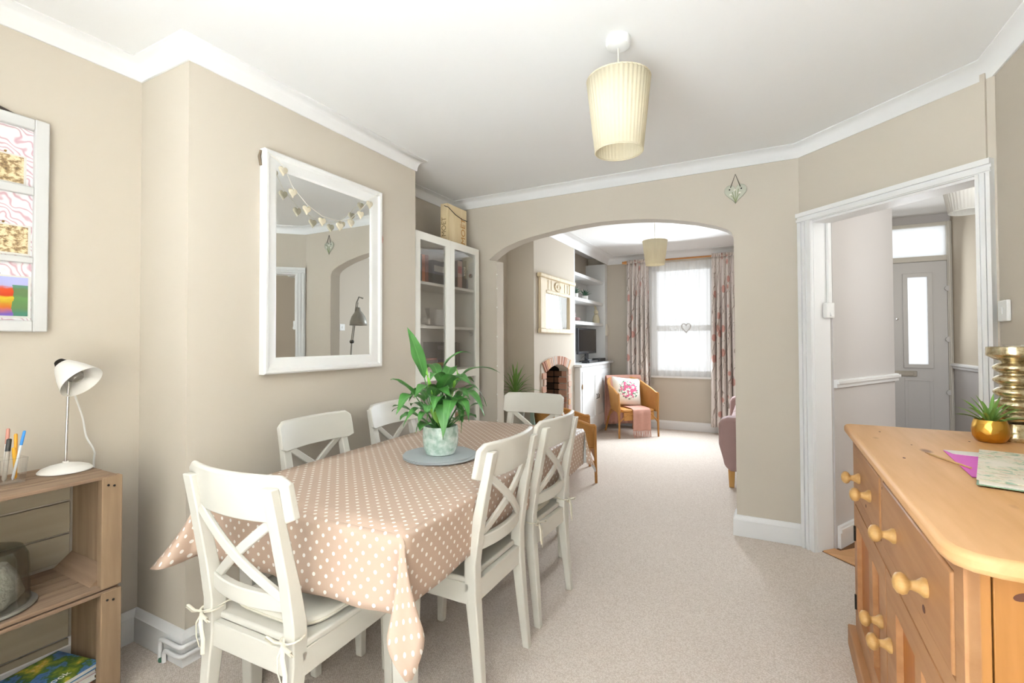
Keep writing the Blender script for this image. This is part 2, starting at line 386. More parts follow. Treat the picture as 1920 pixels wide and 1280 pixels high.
# dado rails in the hall
mb = MB(); mb.prism([(0.0, 1.0), (HLn+.02, 1.0), (HLn+.02, 1.05), (0.0, 1.05)], hallpt, .012, .03); mb.prism([(0.0, 1.025), (HLn+.03, 1.025), (HLn+.03, 1.043), (0, 1.043)], hallpt, .03, .042)
struct(mb, 'trim_3', M_TRIM)
struct(MB().sweep([(0, 1.0), (.018, 1.0), (.02, 1.02), (.034, 1.03), (.034, 1.045), (.015, 1.055), (0, 1.055)], [(HR, 2.2), (HR, 6.5)]), 'trim_4', M_TRIM)
# doorway casing and lining
mb = MB()
def casing(s0, s1, z0, z1, inner):
    mb.prism([(s0, z0), (s1, z0), (s1, z1), (s0, z1)], ANG, -.022, 0)
casing(0.002, .10, 0, 2.04, 1); casing(.925, .985, 0, 2.04, -1); casing(.002, .985, 2.04, 2.10, 0)
for a, b, d in ((.014, .036, .034), (.045, .06, .03), (.075, .098, .028)): mb.prism([(a, 0), (b, 0), (b, 2.04), (a, 2.04)], ANG, -d, -.02)
for a, b, d in ((.928, .942, .028), (.952, .964, .03), (.970, .985, .034)): mb.prism([(a, 0), (b, 0), (b, 2.04), (a, 2.04)], ANG, -d, -.02)
mb.prism([(.002, 2.075), (.985, 2.075), (.985, 2.10), (.002, 2.10)], ANG, -.036, -.02); mb.prism([(.002, 2.045), (.985, 2.045), (.985, 2.06), (.002, 2.06)], ANG, -.03, -.02)
struct(mb, 'trim_5', M_TRIM, smooth=False)
mb = MB(); mb.prism([(.085, 0), (.102, 0), (.102, 2.04), (.085, 2.04)], ANG, -.005, .125); mb.prism([(.923, 0), (.94, 0), (.94, 2.04), (.923, 2.04)], ANG, -.005, .125)
mb.prism([(.085, 2.028), (.94, 2.028), (.94, 2.05), (.085, 2.05)], ANG, -.005, .125)
struct(mb, 'trim_6', M_TRIM, smooth=False)
# painted cable duct on the angled wall
struct(MB().prism([(.945, 2.10), (.963, 2.10), (.963, 2.49), (.945, 2.49)], ANG, -.012, 0), 'trim_7', M_WALL, smooth=False)
# hall wooden floor boards
hf = struct(MB().prism([(.31, 3.50), (.90, 2.90), (1.06, 2.75), (1.06, 1.9), (HR, 1.9), (HR, 6.5), (.867, 6.5), (.867, 4.417)], XY, 0.0, .004), 'floor_hall', plain('board_gap_dark', '#6b4524', .8))
M_HFLOOR = wood('hall_floor_pine', '#dfae7c', '#c08a56', .35, 0, 10, False)
dx, dy = AT.x, AT.y
for k in range(12):
    a = A0+AN*(-.03-k*.095)
    mb = MB(); s0, s1 = (.11, .92) if k == 0 else (.14, 1.0)
    p = [a+AT*s0, a+AT*s1, a+AT*s1-AN*.092, a+AT*s0-AN*.092]
    mb.prism([(q.x, q.y) for q in p], XY, .004, .012 if k == 0 else .009).build('floor_board', M_HFLOOR, hf, smooth=False)
# ---- front door with fanlight
d1 = bpy.data.objects.new('door_1', None); COL.objects.link(d1); d1.location = (1.31, 6.5, 0); WL['door_1'] = Vector((1.31, 6.5, 0)); d1['kind'] = 'structure'
M_DOOR = plain('front_door_grey_white', '#d9d6d2', .45, var=.01); M_DFR = plain('door_frame_paint', '#dcd6c9', .45, var=.01)
mb = MB(); mb.box(.885, 6.46, 0, .90, 6.56, 2.53); mb.box(1.735, 6.46, 0, HR, 6.56, 2.53); mb.box(.9, 6.46, 2.125, 1.735, 6.56, 2.18); mb.box(.9, 6.46, 2.495, 1.735, 6.56, 2.53)
mb.box(1.742, 6.44, 0, 1.758, 6.46, 2.53)
mb.build('door_frame', M_DFR, d1, bevel=.004)
mb = MB()
g = [(1.055, 1.235), (1.40, 1.58)]; gz0, gz1 = 1.03, 1.97
mb.box(.903, 6.475, .01, 1.055, 6.52, 2.12); mb.box(1.235, 6.475, .01, 1.40, 6.52, 2.12); mb.box(1.58, 6.475, .01, 1.733, 6.52, 2.12)
for a, b in g: mb.box(a, 6.475, .01, b, 6.52, gz0); mb.box(a, 6.475, gz1, b, 6.52, 2.12)
leaf = mb.build('door_leaf', M_DOOR, d1, smooth=False)
for a, b in g:
    mb = MB()
    for x0, x1, z0, z1 in ((a-.035, a+.008, gz0-.035, gz1+.035), (b-.008, b+.035, gz0-.035, gz1+.035), (a, b, gz0-.035, gz0+.008), (a, b, gz1-.008, gz1+.035)): mb.box(x0, 6.462, z0, x1, 6.476, z1)
    mb.build('glazing_bead', M_DOOR, leaf, bevel=.004)
    MB().box(a, 6.495, gz0, b, 6.501, gz1).build('pane', M_FROST, leaf, smooth=False)
    mb = MB(); 
    for x0, x1, z0, z1 in ((a-.03, a, .25, .86), (b, b+.03, .25, .86), (a-.03, b+.03, .22, .25), (a-.03, b+.03, .86, .89)): mb.box(x0, 6.469, z0, x1, 6.476, z1)
    mb.build('moulding', M_DOOR, leaf, bevel=.003)
MB().box(.9, 6.495, 2.18, 1.735, 6.501, 2.495).build('fanlight_pane', M_FROST, d1, smooth=False)
mb = MB().box(1.16, 6.462, .905, 1.475, 6.476, .965); lb = mb.build('letterbox', plain('brushed_steel', '#b9b2a6', .3, 1), leaf, bevel=.004)
MB().box(1.19, 6.455, .918, 1.445, 6.463, .952).build('flap', MATS['brushed_steel'], lb, bevel=.003)
MB().lathe([(0, 0), (.012, 0), (.012, .008), (0, .01)], (1.316, 6.475, 1.52), 12, Matrix.Rotation(R(90), 4, 'X')).build('spyhole', M_CHROME, leaf)
for z in (.75, 1.30, 1.83):
    MB().lathe([(0, 0), (.028, 0), (.028, .02), (0, .02)], (1.737, 6.468, z), 12, Matrix.Rotation(R(90), 4, 'X')).build('hinge', M_DOOR, d1)
# ---- living room sash window
w1 = bpy.data.objects.new('window_1', None); COL.objects.link(w1); w1.location = (-1.0, YB+.1, WZ0); WL['window_1'] = Vector(w1.location); w1['kind'] = 'structure'
mb = MB(); y0, y1 = YB+.10, YB+.16
for a in ((WX0, WX0+.06, WZ0, WZ1), (WX1-.06, WX1, WZ0, WZ1), (WX0, WX1, WZ0, WZ0+.07), (WX0, WX1, WZ1-.06, WZ1)): mb.box(a[0], y0, a[2], a[1], y1, a[3])
mb.build('window_frame', M_TRIM, w1, bevel=.004)
MB().box(WX0+.06, YB+.09, 1.44, WX1-.06, YB+.17, 1.52).build('meeting_rail', M_TRIM, w1, bevel=.004)
MB().box(WX0+.06, YB+.115, WZ0+.07, WX1-.06, YB+.119, 1.44).build('pane', M_GLASS, w1, smooth=False)
MB().box(WX0+.06, YB+.14, 1.52, WX1-.06, YB+.144, WZ1-.06).build('pane', M_GLASS, w1, smooth=False)
MB().box(WX0-.03, YB-.035, WZ0-.03, WX1+.03, YB+.1, WZ0).build('window_sill', M_TRIM, w1, bevel=.005)
# ------------------------------------------------------------------ dining table, cloth, chairs
TC = Vector((-1.393, 1.93, 0)); TROT = R(2.45); TW = .885; TL = 1.775; TZ = .752
t = thing('dining_table', 'long cream wooden dining table under the spotted tablecloth', 'table')
MB().box(-TW/2+.004, -TL/2+.004, .715, TW/2-.004, TL/2-.004, .748).build('table_top', M_CHAIR, t, bevel=.006)
mb = MB()
for a in ((-TW/2+.07, -TL/2+.07, TW/2-.07, -TL/2+.095), (-TW/2+.07, TL/2-.095, TW/2-.07, TL/2-.07), (-TW/2+.07, -TL/2+.07, -TW/2+.095, TL/2-.07), (TW/2-.095, -TL/2+.07, TW/2-.07, TL/2-.07)): mb.box(a[0], a[1], .62, a[2], a[3], .715)
mb.build('apron', M_CHAIR, t)
def sq(x, y, z, hx, hy): return [Vector((x-hx, y-hy, z)), Vector((x+hx, y-hy, z)), Vector((x+hx, y+hy, z)), Vector((x-hx, y+hy, z))]
for sx in (-1, 1):
    for sy in (-1, 1):
        x = sx*(TW/2-.085); y = sy*(TL/2-.13)
        MB().loft([sq(x, y, 0, .024, .024), sq(x, y, .60, .037, .037), sq(x, y, .715, .037, .037)]).build('leg', M_CHAIR, t, bevel=.004)
t.location = TC; t.rotation_euler = (0, 0, TROT)
# tablecloth: flat top, four hanging panels, four corner folds
def cloth():
    mb = MB(); OV = .225; hw = TW/2+.004; hl = TL/2+.004; rr = .012
    def drop(p, e):  # p: distance beyond the edge -> (outward, down)
        if p < rr*1.57: a = p/rr; return rr*math.sin(a), rr*(1-math.cos(a))
        q = p-rr*1.57; return rr+q*.05*e, rr+q
    def wav(u, q, ph): return q*(.018*math.sin(u*9+ph)+.010*math.sin(u*23+ph*2))
    # top
    mb.grid(lambda a, b: Vector(((a-.5)*2*hw, (b-.5)*2*hl, TZ)), 12, 22, uvfn=lambda a, b: ((a-.5)*2*hw, (b-.5)*2*hl))
    NP = 10
    def panel(axis, sgn, n):
        def fn(a, b):
            o, d = drop(b*OV, -1.0 if axis == 'x' and sgn > 0 else 1); q = max(0, b-.12)
            if axis == 'y':
                x = (a-.5)*2*hw; e = min(1, min(a, 1-a)*8); return Vector((x, sgn*(hl+o+wav(x, q, 1+sgn)*1.0*e), TZ-d))
            y = (a-.5)*2*hl; e = min(1, min(a, 1-a)*10); return Vector((sgn*(hw+o+wav(y, q, 2.3*sgn)*(.25 if sgn > 0 else .8)*e), y, TZ-d))
        def uv(a, b):
            if axis == 'y': return ((a-.5)*2*hw, sgn*(hl+b*OV))
            return (sgn*(hw+b*OV), (a-.5)*2*hl)
        mb.grid(fn, n, NP, uvfn=uv)
    panel('y', -1, 30); panel('y', 1, 30); panel('x', -1, 50); panel('x', 1, 50)
    def corner(sx, sy, flare, width, drp, tw=0):
        NA = 22
        def fn(a, b):
            phi = a*math.pi/2; rho_max = OV/max(math.cos(phi), math.sin(phi)); rho = b*rho_max
            o, d = drop(rho, 1); s2 = math.sin(2*phi); lat = math.sin(4*phi)
            dia = Vector((sx, sy, 0)).normalized(); side = Vector((sx, -sy, 0)).normalized()
            base = Vector((sx*hw, sy*hl, TZ))
            edge = Vector((sx*o*math.sin(phi), sy*o*math.cos(phi), 0))
            amt = min(1, b*1.0)
            down = d*(1+(drp-1)*s2*s2)
            return base+edge*(1-.0)+dia*(flare*rho*abs(s2)**.8*amt**.5)+side*(-width*rho*lat*amt)+side*(tw*rho*s2)-Vector((0, 0, down))
        def uv(a, b):
            phi = a*math.pi/2; rho = b*OV/max(math.cos(phi), math.sin(phi)); return (sx*(hw+rho*math.sin(phi)), sy*(hl+rho*math.cos(phi)))
        mb.grid(fn, NA, NP, uvfn=uv)
    corner(1, -1, .26, .17, 1.14, .02); corner(-1, -1, .42, .38, .80, .0); corner(1, 1, .20, .10, .92, .0); corner(-1, 1, .35, .15, 1.1)
    return mb
mb = cloth()
# white backing: the same surface a millimetre inside
me_t = bpy.data.meshes.new('tmp'); me_t.from_pydata(mb.v, [], mb.f)
bm = bmesh.new(); bm.from_mesh(me_t); bmesh.ops.recalc_face_normals(bm, faces=bm.faces); bm.to_mesh(me_t); bm.free(); bpy.data.meshes.remove(me_t)
tcl = mb.build('tablecloth', [M_POLKA, M_CLOTHBACK], None, ang=60, fix=False)
bm = bmesh.new(); bm.from_mesh(tcl.data); bmesh.ops.remove_doubles(bm, verts=bm.verts, dist=.0004); bmesh.ops.recalc_face_normals(bm, faces=bm.faces)
bm.faces.ensure_lookup_table()
if max(bm.faces, key=lambda f: f.calc_center_median().z).normal.z < 0: bmesh.ops.reverse_faces(bm, faces=bm.faces)
bm.to_mesh(tcl.data); bm.free()
so = tcl.modifiers.new('solid', 'SOLIDIFY'); so.thickness = .0016; so.offset = -1; so.material_offset = 1
tcl.data.shade_smooth()
_c = WL['tablecloth']; tcl.location = TC+Matrix.Rotation(TROT, 3, 'Z') @ _c; tcl.rotation_euler = (0, 0, TROT)
tag(tcl, 'beige oilcloth tablecloth with white polka dots on dining table', 'tablecloth')

def make_chair():
    t = thing('dining_chair', 'x', 'chair')
    # local: sitter looks along +y
    for s in (-1, 1):
        x = s*.182
        rings = [sq(x+s*.006, -.245, 0, .015, .015), sq(x, -.225, .20, .019, .019), sq(x, -.205, .40, .022, .024), sq(x, -.205, .50, .022, .024), sq(x, -.225, .62, .021, .020), sq(x-s*.004, -.262, .80, .020, .016), sq(x-s*.006, -.285, .905, .020, .014)]
        MB().loft(rings).build('rear_post', M_CHAIR, t, bevel=.004)
        MB().loft([sq(s*.185, .195, 0, .015, .015), sq(s*.190, .190, .36, .022, .022), sq(s*.190, .190, .425, .022, .022)]).build('front_leg', M_CHAIR, t, bevel=.004)
    # curved top rail
    rings = []
    for i in range(17):
        u = i/16*2-1; x = u*.222; yb = -.232-.040*(1-u*u)
        e = max(0, (abs(u)-.90)/.10); zt = .938-.020*e*e; zb = .800+.012*e*e; lean = .022; h = .011
        rings.append([Vector((x, yb+h, zb)), Vector((x, yb-h, zb)), Vector((x, yb-h-lean, zt-.006)), Vector((x, yb-lean, zt)), Vector((x, yb+h-lean, zt-.006))])
    MB().loft(rings).build('top_rail', M_CHAIR, t, bevel=.004, ang=50)
    rings = []
    for i in range(9):
        u = i/8*2-1; x = u*.175; y = -.205-.030*(1-u*u)
        rings.append([Vector((x, y+.012, .535)), Vector((x, y-.012, .535)), Vector((x, y-.014, .585)), Vector((x, y+.010, .585))])
    MB().loft(rings).build('lower_rail', M_CHAIR, t, bevel=.004, ang=50)
    for s in (-1, 1):
        rings = []
        for i in range(11):
            k = i/10; x = s*(-.155+.310*k); z = .575+.230*k; y = -.215-.045*k-.022*math.sin(math.pi*k); w = .015
            y += s*.006
            rings.append([Vector((x-s*w*.55, y+.007, z+w*.8)), Vector((x-s*w*.55, y-.007, z+w*.8)), Vector((x+s*w*.55, y-.007, z-w*.8)), Vector((x+s*w*.55, y+.007, z-w*.8))])
        MB().loft(rings).build('cross_slat', M_CHAIR, t, bevel=.003, ang=50)
    MB().prism([(-.203, -.20), (.203, -.20), (.222, .225), (.20, .235), (-.20, .235), (-.222, .225)], XY, .430, .452).build('seat', M_CHAIR, t, bevel=.007, seg=3)
    mb = MB(); mb.box(-.185, -.222, .355, .185, -.198, .432); mb.box(-.185, .178, .355, .185, .200, .430); mb.box(-.204, -.20, .355, -.180, .19, .430); mb.box(.180, -.20, .355, .204, .19, .430)
    mb.build('apron', M_CHAIR, t, bevel=.003)
    return t
ch0 = make_chair(); G = 'cross-back chairs round the dining table'
def place(o, x, y, ang, lab):
    o.location = (x, y, 0); o.rotation_euler = (0, 0, ang); o['label'] = lab; o['group'] = G; return o
front = place(ch0, -1.361, 1.119, R(1.5), 'white cross-back chair with tied cushion at the near end of the table')
# chair facing -x has rotation +90
r1 = dup(ch0, (-1.138, 1.652, 0), R(90.4), 'white bare-seated chair on the right side of table, nearest the sideboard', G)
r2 = dup(ch0, (-1.149, 2.185, 0), R(88.5), 'white chair with tied cushion on right side, second from the near end', G)
l1 = dup(ch0, (-1.691, 1.655, 0), R(-87.1), 'white chair on the chimney side of table, below the white mirror', G)
l2 = dup(ch0, (-1.735, 2.265, 0), R(-87.1), 'white chair on the chimney side of table, half hidden behind potted plant', G)
fe = dup(ch0, (-1.39, 2.747, 0), R(182), 'white cross-back chair at the far end of the table by the arch', G)
# seat cushions with ribbon ties
M_CUSH = plain('ivory_cushion_cotton', '#f3eee0', .9, var=.03, bump=.2, bs=300)
M_TIE = plain('cream_ribbon', '#ece5d2', .8)
def cushion(ox, oy, rot, lab, bows=True):
    t = thing('seat_cushion', lab, 'cushion', (0, 0, 0), 'tie-on seat cushions')
    mb = MB(); n = 18
    def pad(z0, k): return [Vector((.185*k*sgnpow(math.cos(a), .45), .02+.185*k*sgnpow(math.sin(a), .45), z0)) for a in [2*math.pi*i/36 for i in range(36)]]
    def sgnpow(v, p): return math.copysign(abs(v)**p, v)
    mb.loft([pad(.453, .97), pad(.458, 1.0), pad(.470, 1.0), pad(.477, .95), pad(.480, .6), pad(.481, .1)]); mb.build('pad', M_CUSH, t, ang=60)
    MB().tube(pad(.464, 1.006)+[pad(.464, 1.006)[0]], .0035, 6).build('piping', M_TIE, t)
    for s in (-1, 1):
        k = Vector((s*.182, -.245, .47)); mb = MB()
        mb.tube([(s*.13, -.15, .475), (s*.155, -.178, .478), (s*.168, -.232, .472), k], .004, 6, flat=.5)
        ring = [Vector((s*.182+.028*math.cos(a), -.213+.034*math.sin(a), .470)) for a in [2*math.pi*i/12 for i in range(13)]]
        mb.tube(ring, .004, 6, flat=.6)
        mb.tube([k, k+Vector((-.02, -.012, .006)), k+Vector((-.045, -.016, .018)), k+Vector((-.055, -.014, .008)), k+Vector((-.03, -.01, -.004)), k], .0055, 6, flat=.35)
        mb.tube([k, k+Vector((.02, -.014, .003)), k+Vector((.05, -.016, -.002)), k+Vector((.052, -.012, -.014)), k+Vector((.02, -.01, -.006)), k], .0055, 6, flat=.35)
        mb.tube([k, k+Vector((.012, -.012, -.03)), k+Vector((.022, -.01, -.075)), k+Vector((.020, -.010, -.12))], .0055, 6, flat=.35)
        mb.tube([k, k+Vector((-.006, -.014, -.03)), k+Vector((-.004, -.014, -.07)), k+Vector((.008, -.012, -.10))], .0055, 6, flat=.35)
        mb.build('ribbon_bow', M_TIE, t)
    t.location = (ox, oy, 0); t.rotation_euler = (0, 0, rot); return t
cushion(-1.361, 1.119, R(1.5), 'ivory tie-on cushion with bows on the nearest chair')
cushion(-1.149, 2.185, R(88.5), 'ivory tie-on cushion on the second chair along right side of table')

# ------------------------------------------------------------------ plant on slate mats
M_SLATE = plain('grey_slate', '#bfc6c9', .6, var=.12, vs=10, bump=.2, bs=60)
for i, (dx, dy, r) in enumerate(((-.006, .004, .172), (.008, -.004, .170), (-.004, -.008, .168))):
    zz = TZ+.002+i*.0065
    o = MB().lathe([(r-.004, 0), (r, .0018), (r, .0045), (r-.003, .006)], (-1.345+dx, 1.845+dy, zz), 56, fn=lambda rr, z, a, i=i: rr*(1+.008*math.sin(7*a+i*2)+.005*math.sin(13*a+i))).build('slate_mat', M_SLATE)
    tag(o, ('bottom', 'middle', 'top')[i]+' round grey slate mat of the stack under potted plant', 'placemat', 'stacked slate mats')
PC = Vector((-1.335, 1.83, TZ+.022))
def crackle():
    t = NT('crackle_glaze_celadon'); v = t.coord('Object'); vo = t.n('ShaderNodeTexVoronoi', feature='DISTANCE_TO_EDGE'); vo.inputs['Scale'].default_value = 60; t.l(v, vo.inputs['Vector'])
    n = t.noise(v, 45, 4); c = t.ramp(n.outputs[0], [(.3, L('#9ab8a8')), (.5, L('#c0d6ca')), (.7, L('#dfeae3'))]); t.set(c, .22, 0, .6, Coat_Weight=.4); t.bump(n.outputs[0], .35, .003); return t.m
pl = thing('potted_peace_lily', 'green peace lily in a pale green glazed pot on dining table', 'potted plant', PC)
MB().lathe([(.060, 0), (.068, .004), (.078, .03), (.083, .065), (.083, .10), (.080, .125), (.078, .132), (.073, .132), (.074, .115), (.07, .105)], PC, 40).build('pot', crackle(), pl)
MB().lathe([(.074, .108), (.05, .112), (.01, .114)], PC, 24).build('soil', plain('potting_soil', '#3b2c20', .95, bump=.6, bs=80), pl)
def leafmat(name, a, b, vein, rough=.32):
    t = NT(name); uv = t.n('ShaderNodeTexCoord'); sp = t.n('ShaderNodeSeparateXYZ'); t.l(uv.outputs['UV'], sp.inputs[0])
    n = t.noise(t.coord('Object'), 14, 3); base = t.mix(n.outputs[0], L(a), L(b))
    d = t.math('ABSOLUTE', t.math('SUBTRACT', sp.outputs[0], .5)); mr = t.n('ShaderNodeMapRange'); mr.inputs[1].default_value = .0; mr.inputs[2].default_value = .06; mr.inputs[3].default_value = .55; mr.inputs[4].default_value = 0
    t.l(d, mr.inputs[0]); w = t.n('ShaderNodeTexWave'); w.inputs['Scale'].default_value = 9; w.inputs['Distortion'].default_value = 1; t.l(uv.outputs['UV'], w.inputs['Vector'])
    t.set(t.mix(mr.outputs[0], base, L(vein)), rough, 0, .5); t.b.inputs['Subsurface Weight'].default_value = 0
    t.bump(w.outputs[0], .15, .003); return t.m
M_LEAF = leafmat('peace_lily_leaf', '#36702f', '#5b9a4a', '#7fb868')
M_LEAF2 = leafmat('young_leaf', '#6fae3f', '#94cc55', '#bfe07c')
def leaf(parent, p0, p1, p2, wid, m, split=.42, n=12, name='leaf', fold=.25, roll=0, pet=.0032, wavy=.12, wexp=1.0):
    p0, p1, p2 = Vector(p0), Vector(p1), Vector(p2); mb = MB()
    if split > 0: mb.tube([bez(p0, p1, p2, split*i/5) for i in range(6)], [pet, pet, pet*.9, pet*.85, pet*.8, pet*.7], 6)
    vs = []; fs = []; uvs = []
    for i in range(n+1):
        k = i/n; tt = split+(1-split)*k; p = bez(p0, p1, p2, tt); d = (bez(p0, p1, p2, min(1, tt+.02))-bez(p0, p1, p2, max(0, tt-.02))).normalized()
        side = d.cross(Vector((0, 0, 1)))
        if side.length < .15: side = d.cross(Vector((.6, .8, 0)))
        side = side.normalized(); nn = side.cross(d).normalized()
        side, nn = side*math.cos(roll)+nn*math.sin(roll), nn*math.cos(roll)-side*math.sin(roll)
        w = wid*(math.sin(math.pi*min(1, (k**.75)*.985+.015))**wexp)*(1+wavy*.5*math.sin(k*14+wid*300)); wv = wid*wavy*math.sin(k*11+wid*90)
        for s in (-1, -.5, 0, .5, 1):
            vs.append(p+side*w*.5*s+nn*(fold*w*.5*abs(s)+wv*.4*s*s)); uvs.append((.5+s*.5, k))
    b = len(mb.v); mb.add(vs, [(i*5+j, (i+1)*5+j, (i+1)*5+j+1, i*5+j+1) for i in range(n) for j in range(4)])
    for i, u in enumerate(uvs): mb.uv[b+i] = u
    return mb.build(name, m, parent, ang=80, fix=False)
soil = PC+Vector((0, 0, .108))
def lily(mx, my, md, tx, ty, td, w, split=.45, m=None, fold=.22, roll=0):
    tip = pix(tx, ty, td); mid = pix(mx, my, md); b = soil+Vector((random.uniform(-.035, .035), random.uniform(-.035, .035), 0))
    ctl = (mid-b*.25-tip*.25)*2; w *= 1.28     # the curve passes the middle point
    return leaf(pl, b, ctl, tip, w, m or M_LEAF, split, 12, fold=fold, roll=roll)
for a in ((795, 705, 2.20, 764, 613, 2.20, .052, .48, None, .2, .9), (772, 735, 2.12, 732, 711, 2.05, .05, .40), (782, 742, 2.10, 742, 778, 2.00, .066, .34), (788, 765, 2.08, 756, 800, 2.00, .030, .35), (797, 772, 2.06, 780, 812, 2.02, .028, .35),
          (832, 690, 2.20, 884, 662, 2.25, .046, .42), (868, 703, 2.25, 938, 699, 2.30, .045, .42), (872, 725, 2.20, 912, 762, 2.20, .034, .40), (868, 735, 2.12, 909, 779, 2.05, .055, .36), (857, 750, 2.08, 880, 790, 2.02, .050, .34),
          (832, 756, 2.05, 831, 824, 1.98, .062, .30), (845, 750, 2.05, 836, 793, 1.95, .058, .30), (850, 745, 2.10, 862, 790, 2.06, .050, .34), (812, 728, 2.15, 775, 745, 2.00, .060, .36), (840, 715, 2.15, 884, 722, 2.02, .072, .38),
          (832, 725, 2.10, 868, 705, 1.98, .062, .40), (815, 735, 2.10, 848, 745, 1.96, .066, .36), (838, 705, 2.28, 848, 695, 2.40, .06, .40), (820, 700, 2.30, 800, 690, 2.42, .05, .4), (850, 720, 2.32, 890, 715, 2.45, .055, .4),
          (800, 730, 2.25, 766, 752, 2.32, .05, .4), (860, 765, 2.15, 864, 812, 2.12, .026, .34), (806, 760, 2.02, 800, 790, 1.96, .035, .3), (826, 712, 2.12, 806, 712, 1.97, .05, .4), (846, 735, 2.18, 880, 745, 2.02, .055, .36), (822, 745, 2.06, 812, 775, 1.96, .045, .3)):
    lily(*a)
for a in ((806, 740, 2.14, 801, 688, 2.14, .018, .35, M_LEAF2, .9), (850, 735, 2.2, 855, 690, 2.2, .017, .5, M_LEAF2, .9), (814, 765, 2.10, 808, 730, 2.08, .022, .2, M_LEAF2, .5), (812, 775, 2.08, 818, 735, 2.05, .020, .2, M_LEAF2, .5)):
    lily(*a)
for i in range(16):
    a = i*2.4+.7; el = random.uniform(.15, 1.0); ln = random.uniform(.16, .26); o = Vector((math.cos(a)*math.cos(el), math.sin(a)*math.cos(el), math.sin(el))); b = soil+Vector((math.cos(a), math.sin(a), 0))*.02
    leaf(pl, b, b+o*ln*.75+Vector((0, 0, .07)), b+o*ln+Vector((0, 0, .02-.05*random.random())), random.uniform(.04, .06), M_LEAF, .45, 10, fold=.22)
# ------------------------------------------------------------------ left wall: crates, lamp, frame
M_CRATE = wood('weathered_crate_wood', '#a88e74', '#7b6350', .85, 1, 9, True, 0, '#4b3a2c')
M_CRATEV = wood('weathered_crate_wood_upright', '#a78d70', '#7c634a', .85, 2, 9, True, 0, '#54382a')
M_CRATEX = wood('weathered_crate_wood_cross', '#a3886e', '#7a614d', .85, 0, 9, False)
M_CRATEB = wood('pale_crate_back_board', '#b3a893', '#9f937d', .9, 1, 5, True, 0, '#6a5a48')
def crate(z0, z1, lab):
    t = thing('wooden_crate', lab, 'crate', (-2.27, .53, z0), 'weathered crates used as shelves')
    x0, x1, y0, y1 = -2.444, -2.10, .17, .90
    for a, b in ((x0, x0+.11), (x0+.118, x0+.225), (x0+.232, x1)):
        j = random.uniform(-.004, .004)
        MB().box(a, y0, z1-.014, b, y1-.012+j, z1-.001).build('top_plank', M_CRATE, t, bevel=.002)
        MB().box(a, y0, z0+.002, b, y1-.012-j, z0+.016).build('bottom_plank', M_CRATE, t, bevel=.002)
    for a, b in ((z0+.03, z0+.135), (z0+.142, z0+.262), (z0+.270, z1-.03)):
        MB().box(x0-.002, y0+.02, a, x0+.010, y1-.03, b).build('back_board', M_CRATEB, t, bevel=.002)
    for yy in (y1-.024, y0):
        MB().box(x0+.012, yy, z0+.016, x1-.030, yy+.016, z1-.014).build('end_board', M_CRATEV, t, bevel=.002)
    for yy in (y1-.062, y0):
        p = MB().box(x1-.030, yy, z0+.006, x1+.004, yy+.062, z1-.006).build('corner_post', M_CRATEV, t, bevel=.003)
        if yy > .5:
            for q in (.018, .036): MB().lathe([(0, 0), (.004, 0), (.004, .002), (0, .0025)], (x1+.004, yy+q, z1-.03-q*.3), 8, Matrix.Rotation(R(90), 4, 'Y')).build('nail', M_DARKM, p)
    MB().prism([(y1-.024, z0+.016), (y1-.082, z0+.016), (y1-.024, z0+.066)], YZ(0), x0+.012, x1-.03).build('corner_fillet', M_CRATEX, t, smooth=False)
    return t
crate(0.0, .408, 'weathered wooden crate on the carpet, the lower of two stacked')
crate(.410, .820, 'weathered wooden crate under the desk lamp, the upper of two stacked')
lp = Vector((-2.315, .812, .822))
t = thing('desk_lamp', 'small white desk lamp with chrome stem on the upper crate', 'lamp', lp)
MB().lathe([(.078, 0), (.078, .004), (.070, .012), (.05, .020), (.025, .026), (.009, .029), (.009, .034), (0, .034)], lp, 40).build('base', plain('lamp_white_enamel', '#f4f1ea', .3), t)
top = lp+Vector((.004, .006, .375))
MB().tube([lp+Vector((0, 0, .03)), lp+Vector((.002, .003, .2)), top], .0045, 10).build('stem', M_CHROME, t)
ax = Vector((.66, .30, -.60)).normalized(); q = Vector((0, 0, 1)).rotation_difference(ax).to_matrix().to_4x4()
hp = top+Vector((-.02, -.006, .012))
sh = MB().lathe([(.014, -.012), (.030, -.006), (.040, .012), (.055, .045), (.069, .085), (.0705, .09), (.067, .085), (.053, .046), (.038, .016), (.0, .008)], hp, 36, q, cap=False).build('shade', MATS['lamp_white_enamel'], t, ang=50)
MB().lathe([(0, .012), (.014, .014), (.016, .03), (.024, .045), (.026, .058), (.018, .072), (0, .078)], hp, 20, q).build('bulb', plain('silver_bulb', '#a9a6a0', .25, .6), sh)
MB().lathe([(.016, -.03), (.02, -.02), (.02, -.01), (.012, -.008)], hp, 20, q).build('collar', M_DARKM, t)
MB().tube(cr([hp+Vector((.01, .01, -.01)), (-2.38, .86, 1.10), (-2.42, .90, 1.0), (-2.425, .915, .92), (-2.41, .935, .86), (-2.425, .94, .80), (-2.43, .935, .5), (-2.425, .95, .33), (-2.39, .955, .24), (-2.36, .965, .17), (-2.38, .955, .13), (-2.40, .94, .11)]), .0035, 8).build('cable', plain('white_flex', '#efeeea', .5), t)
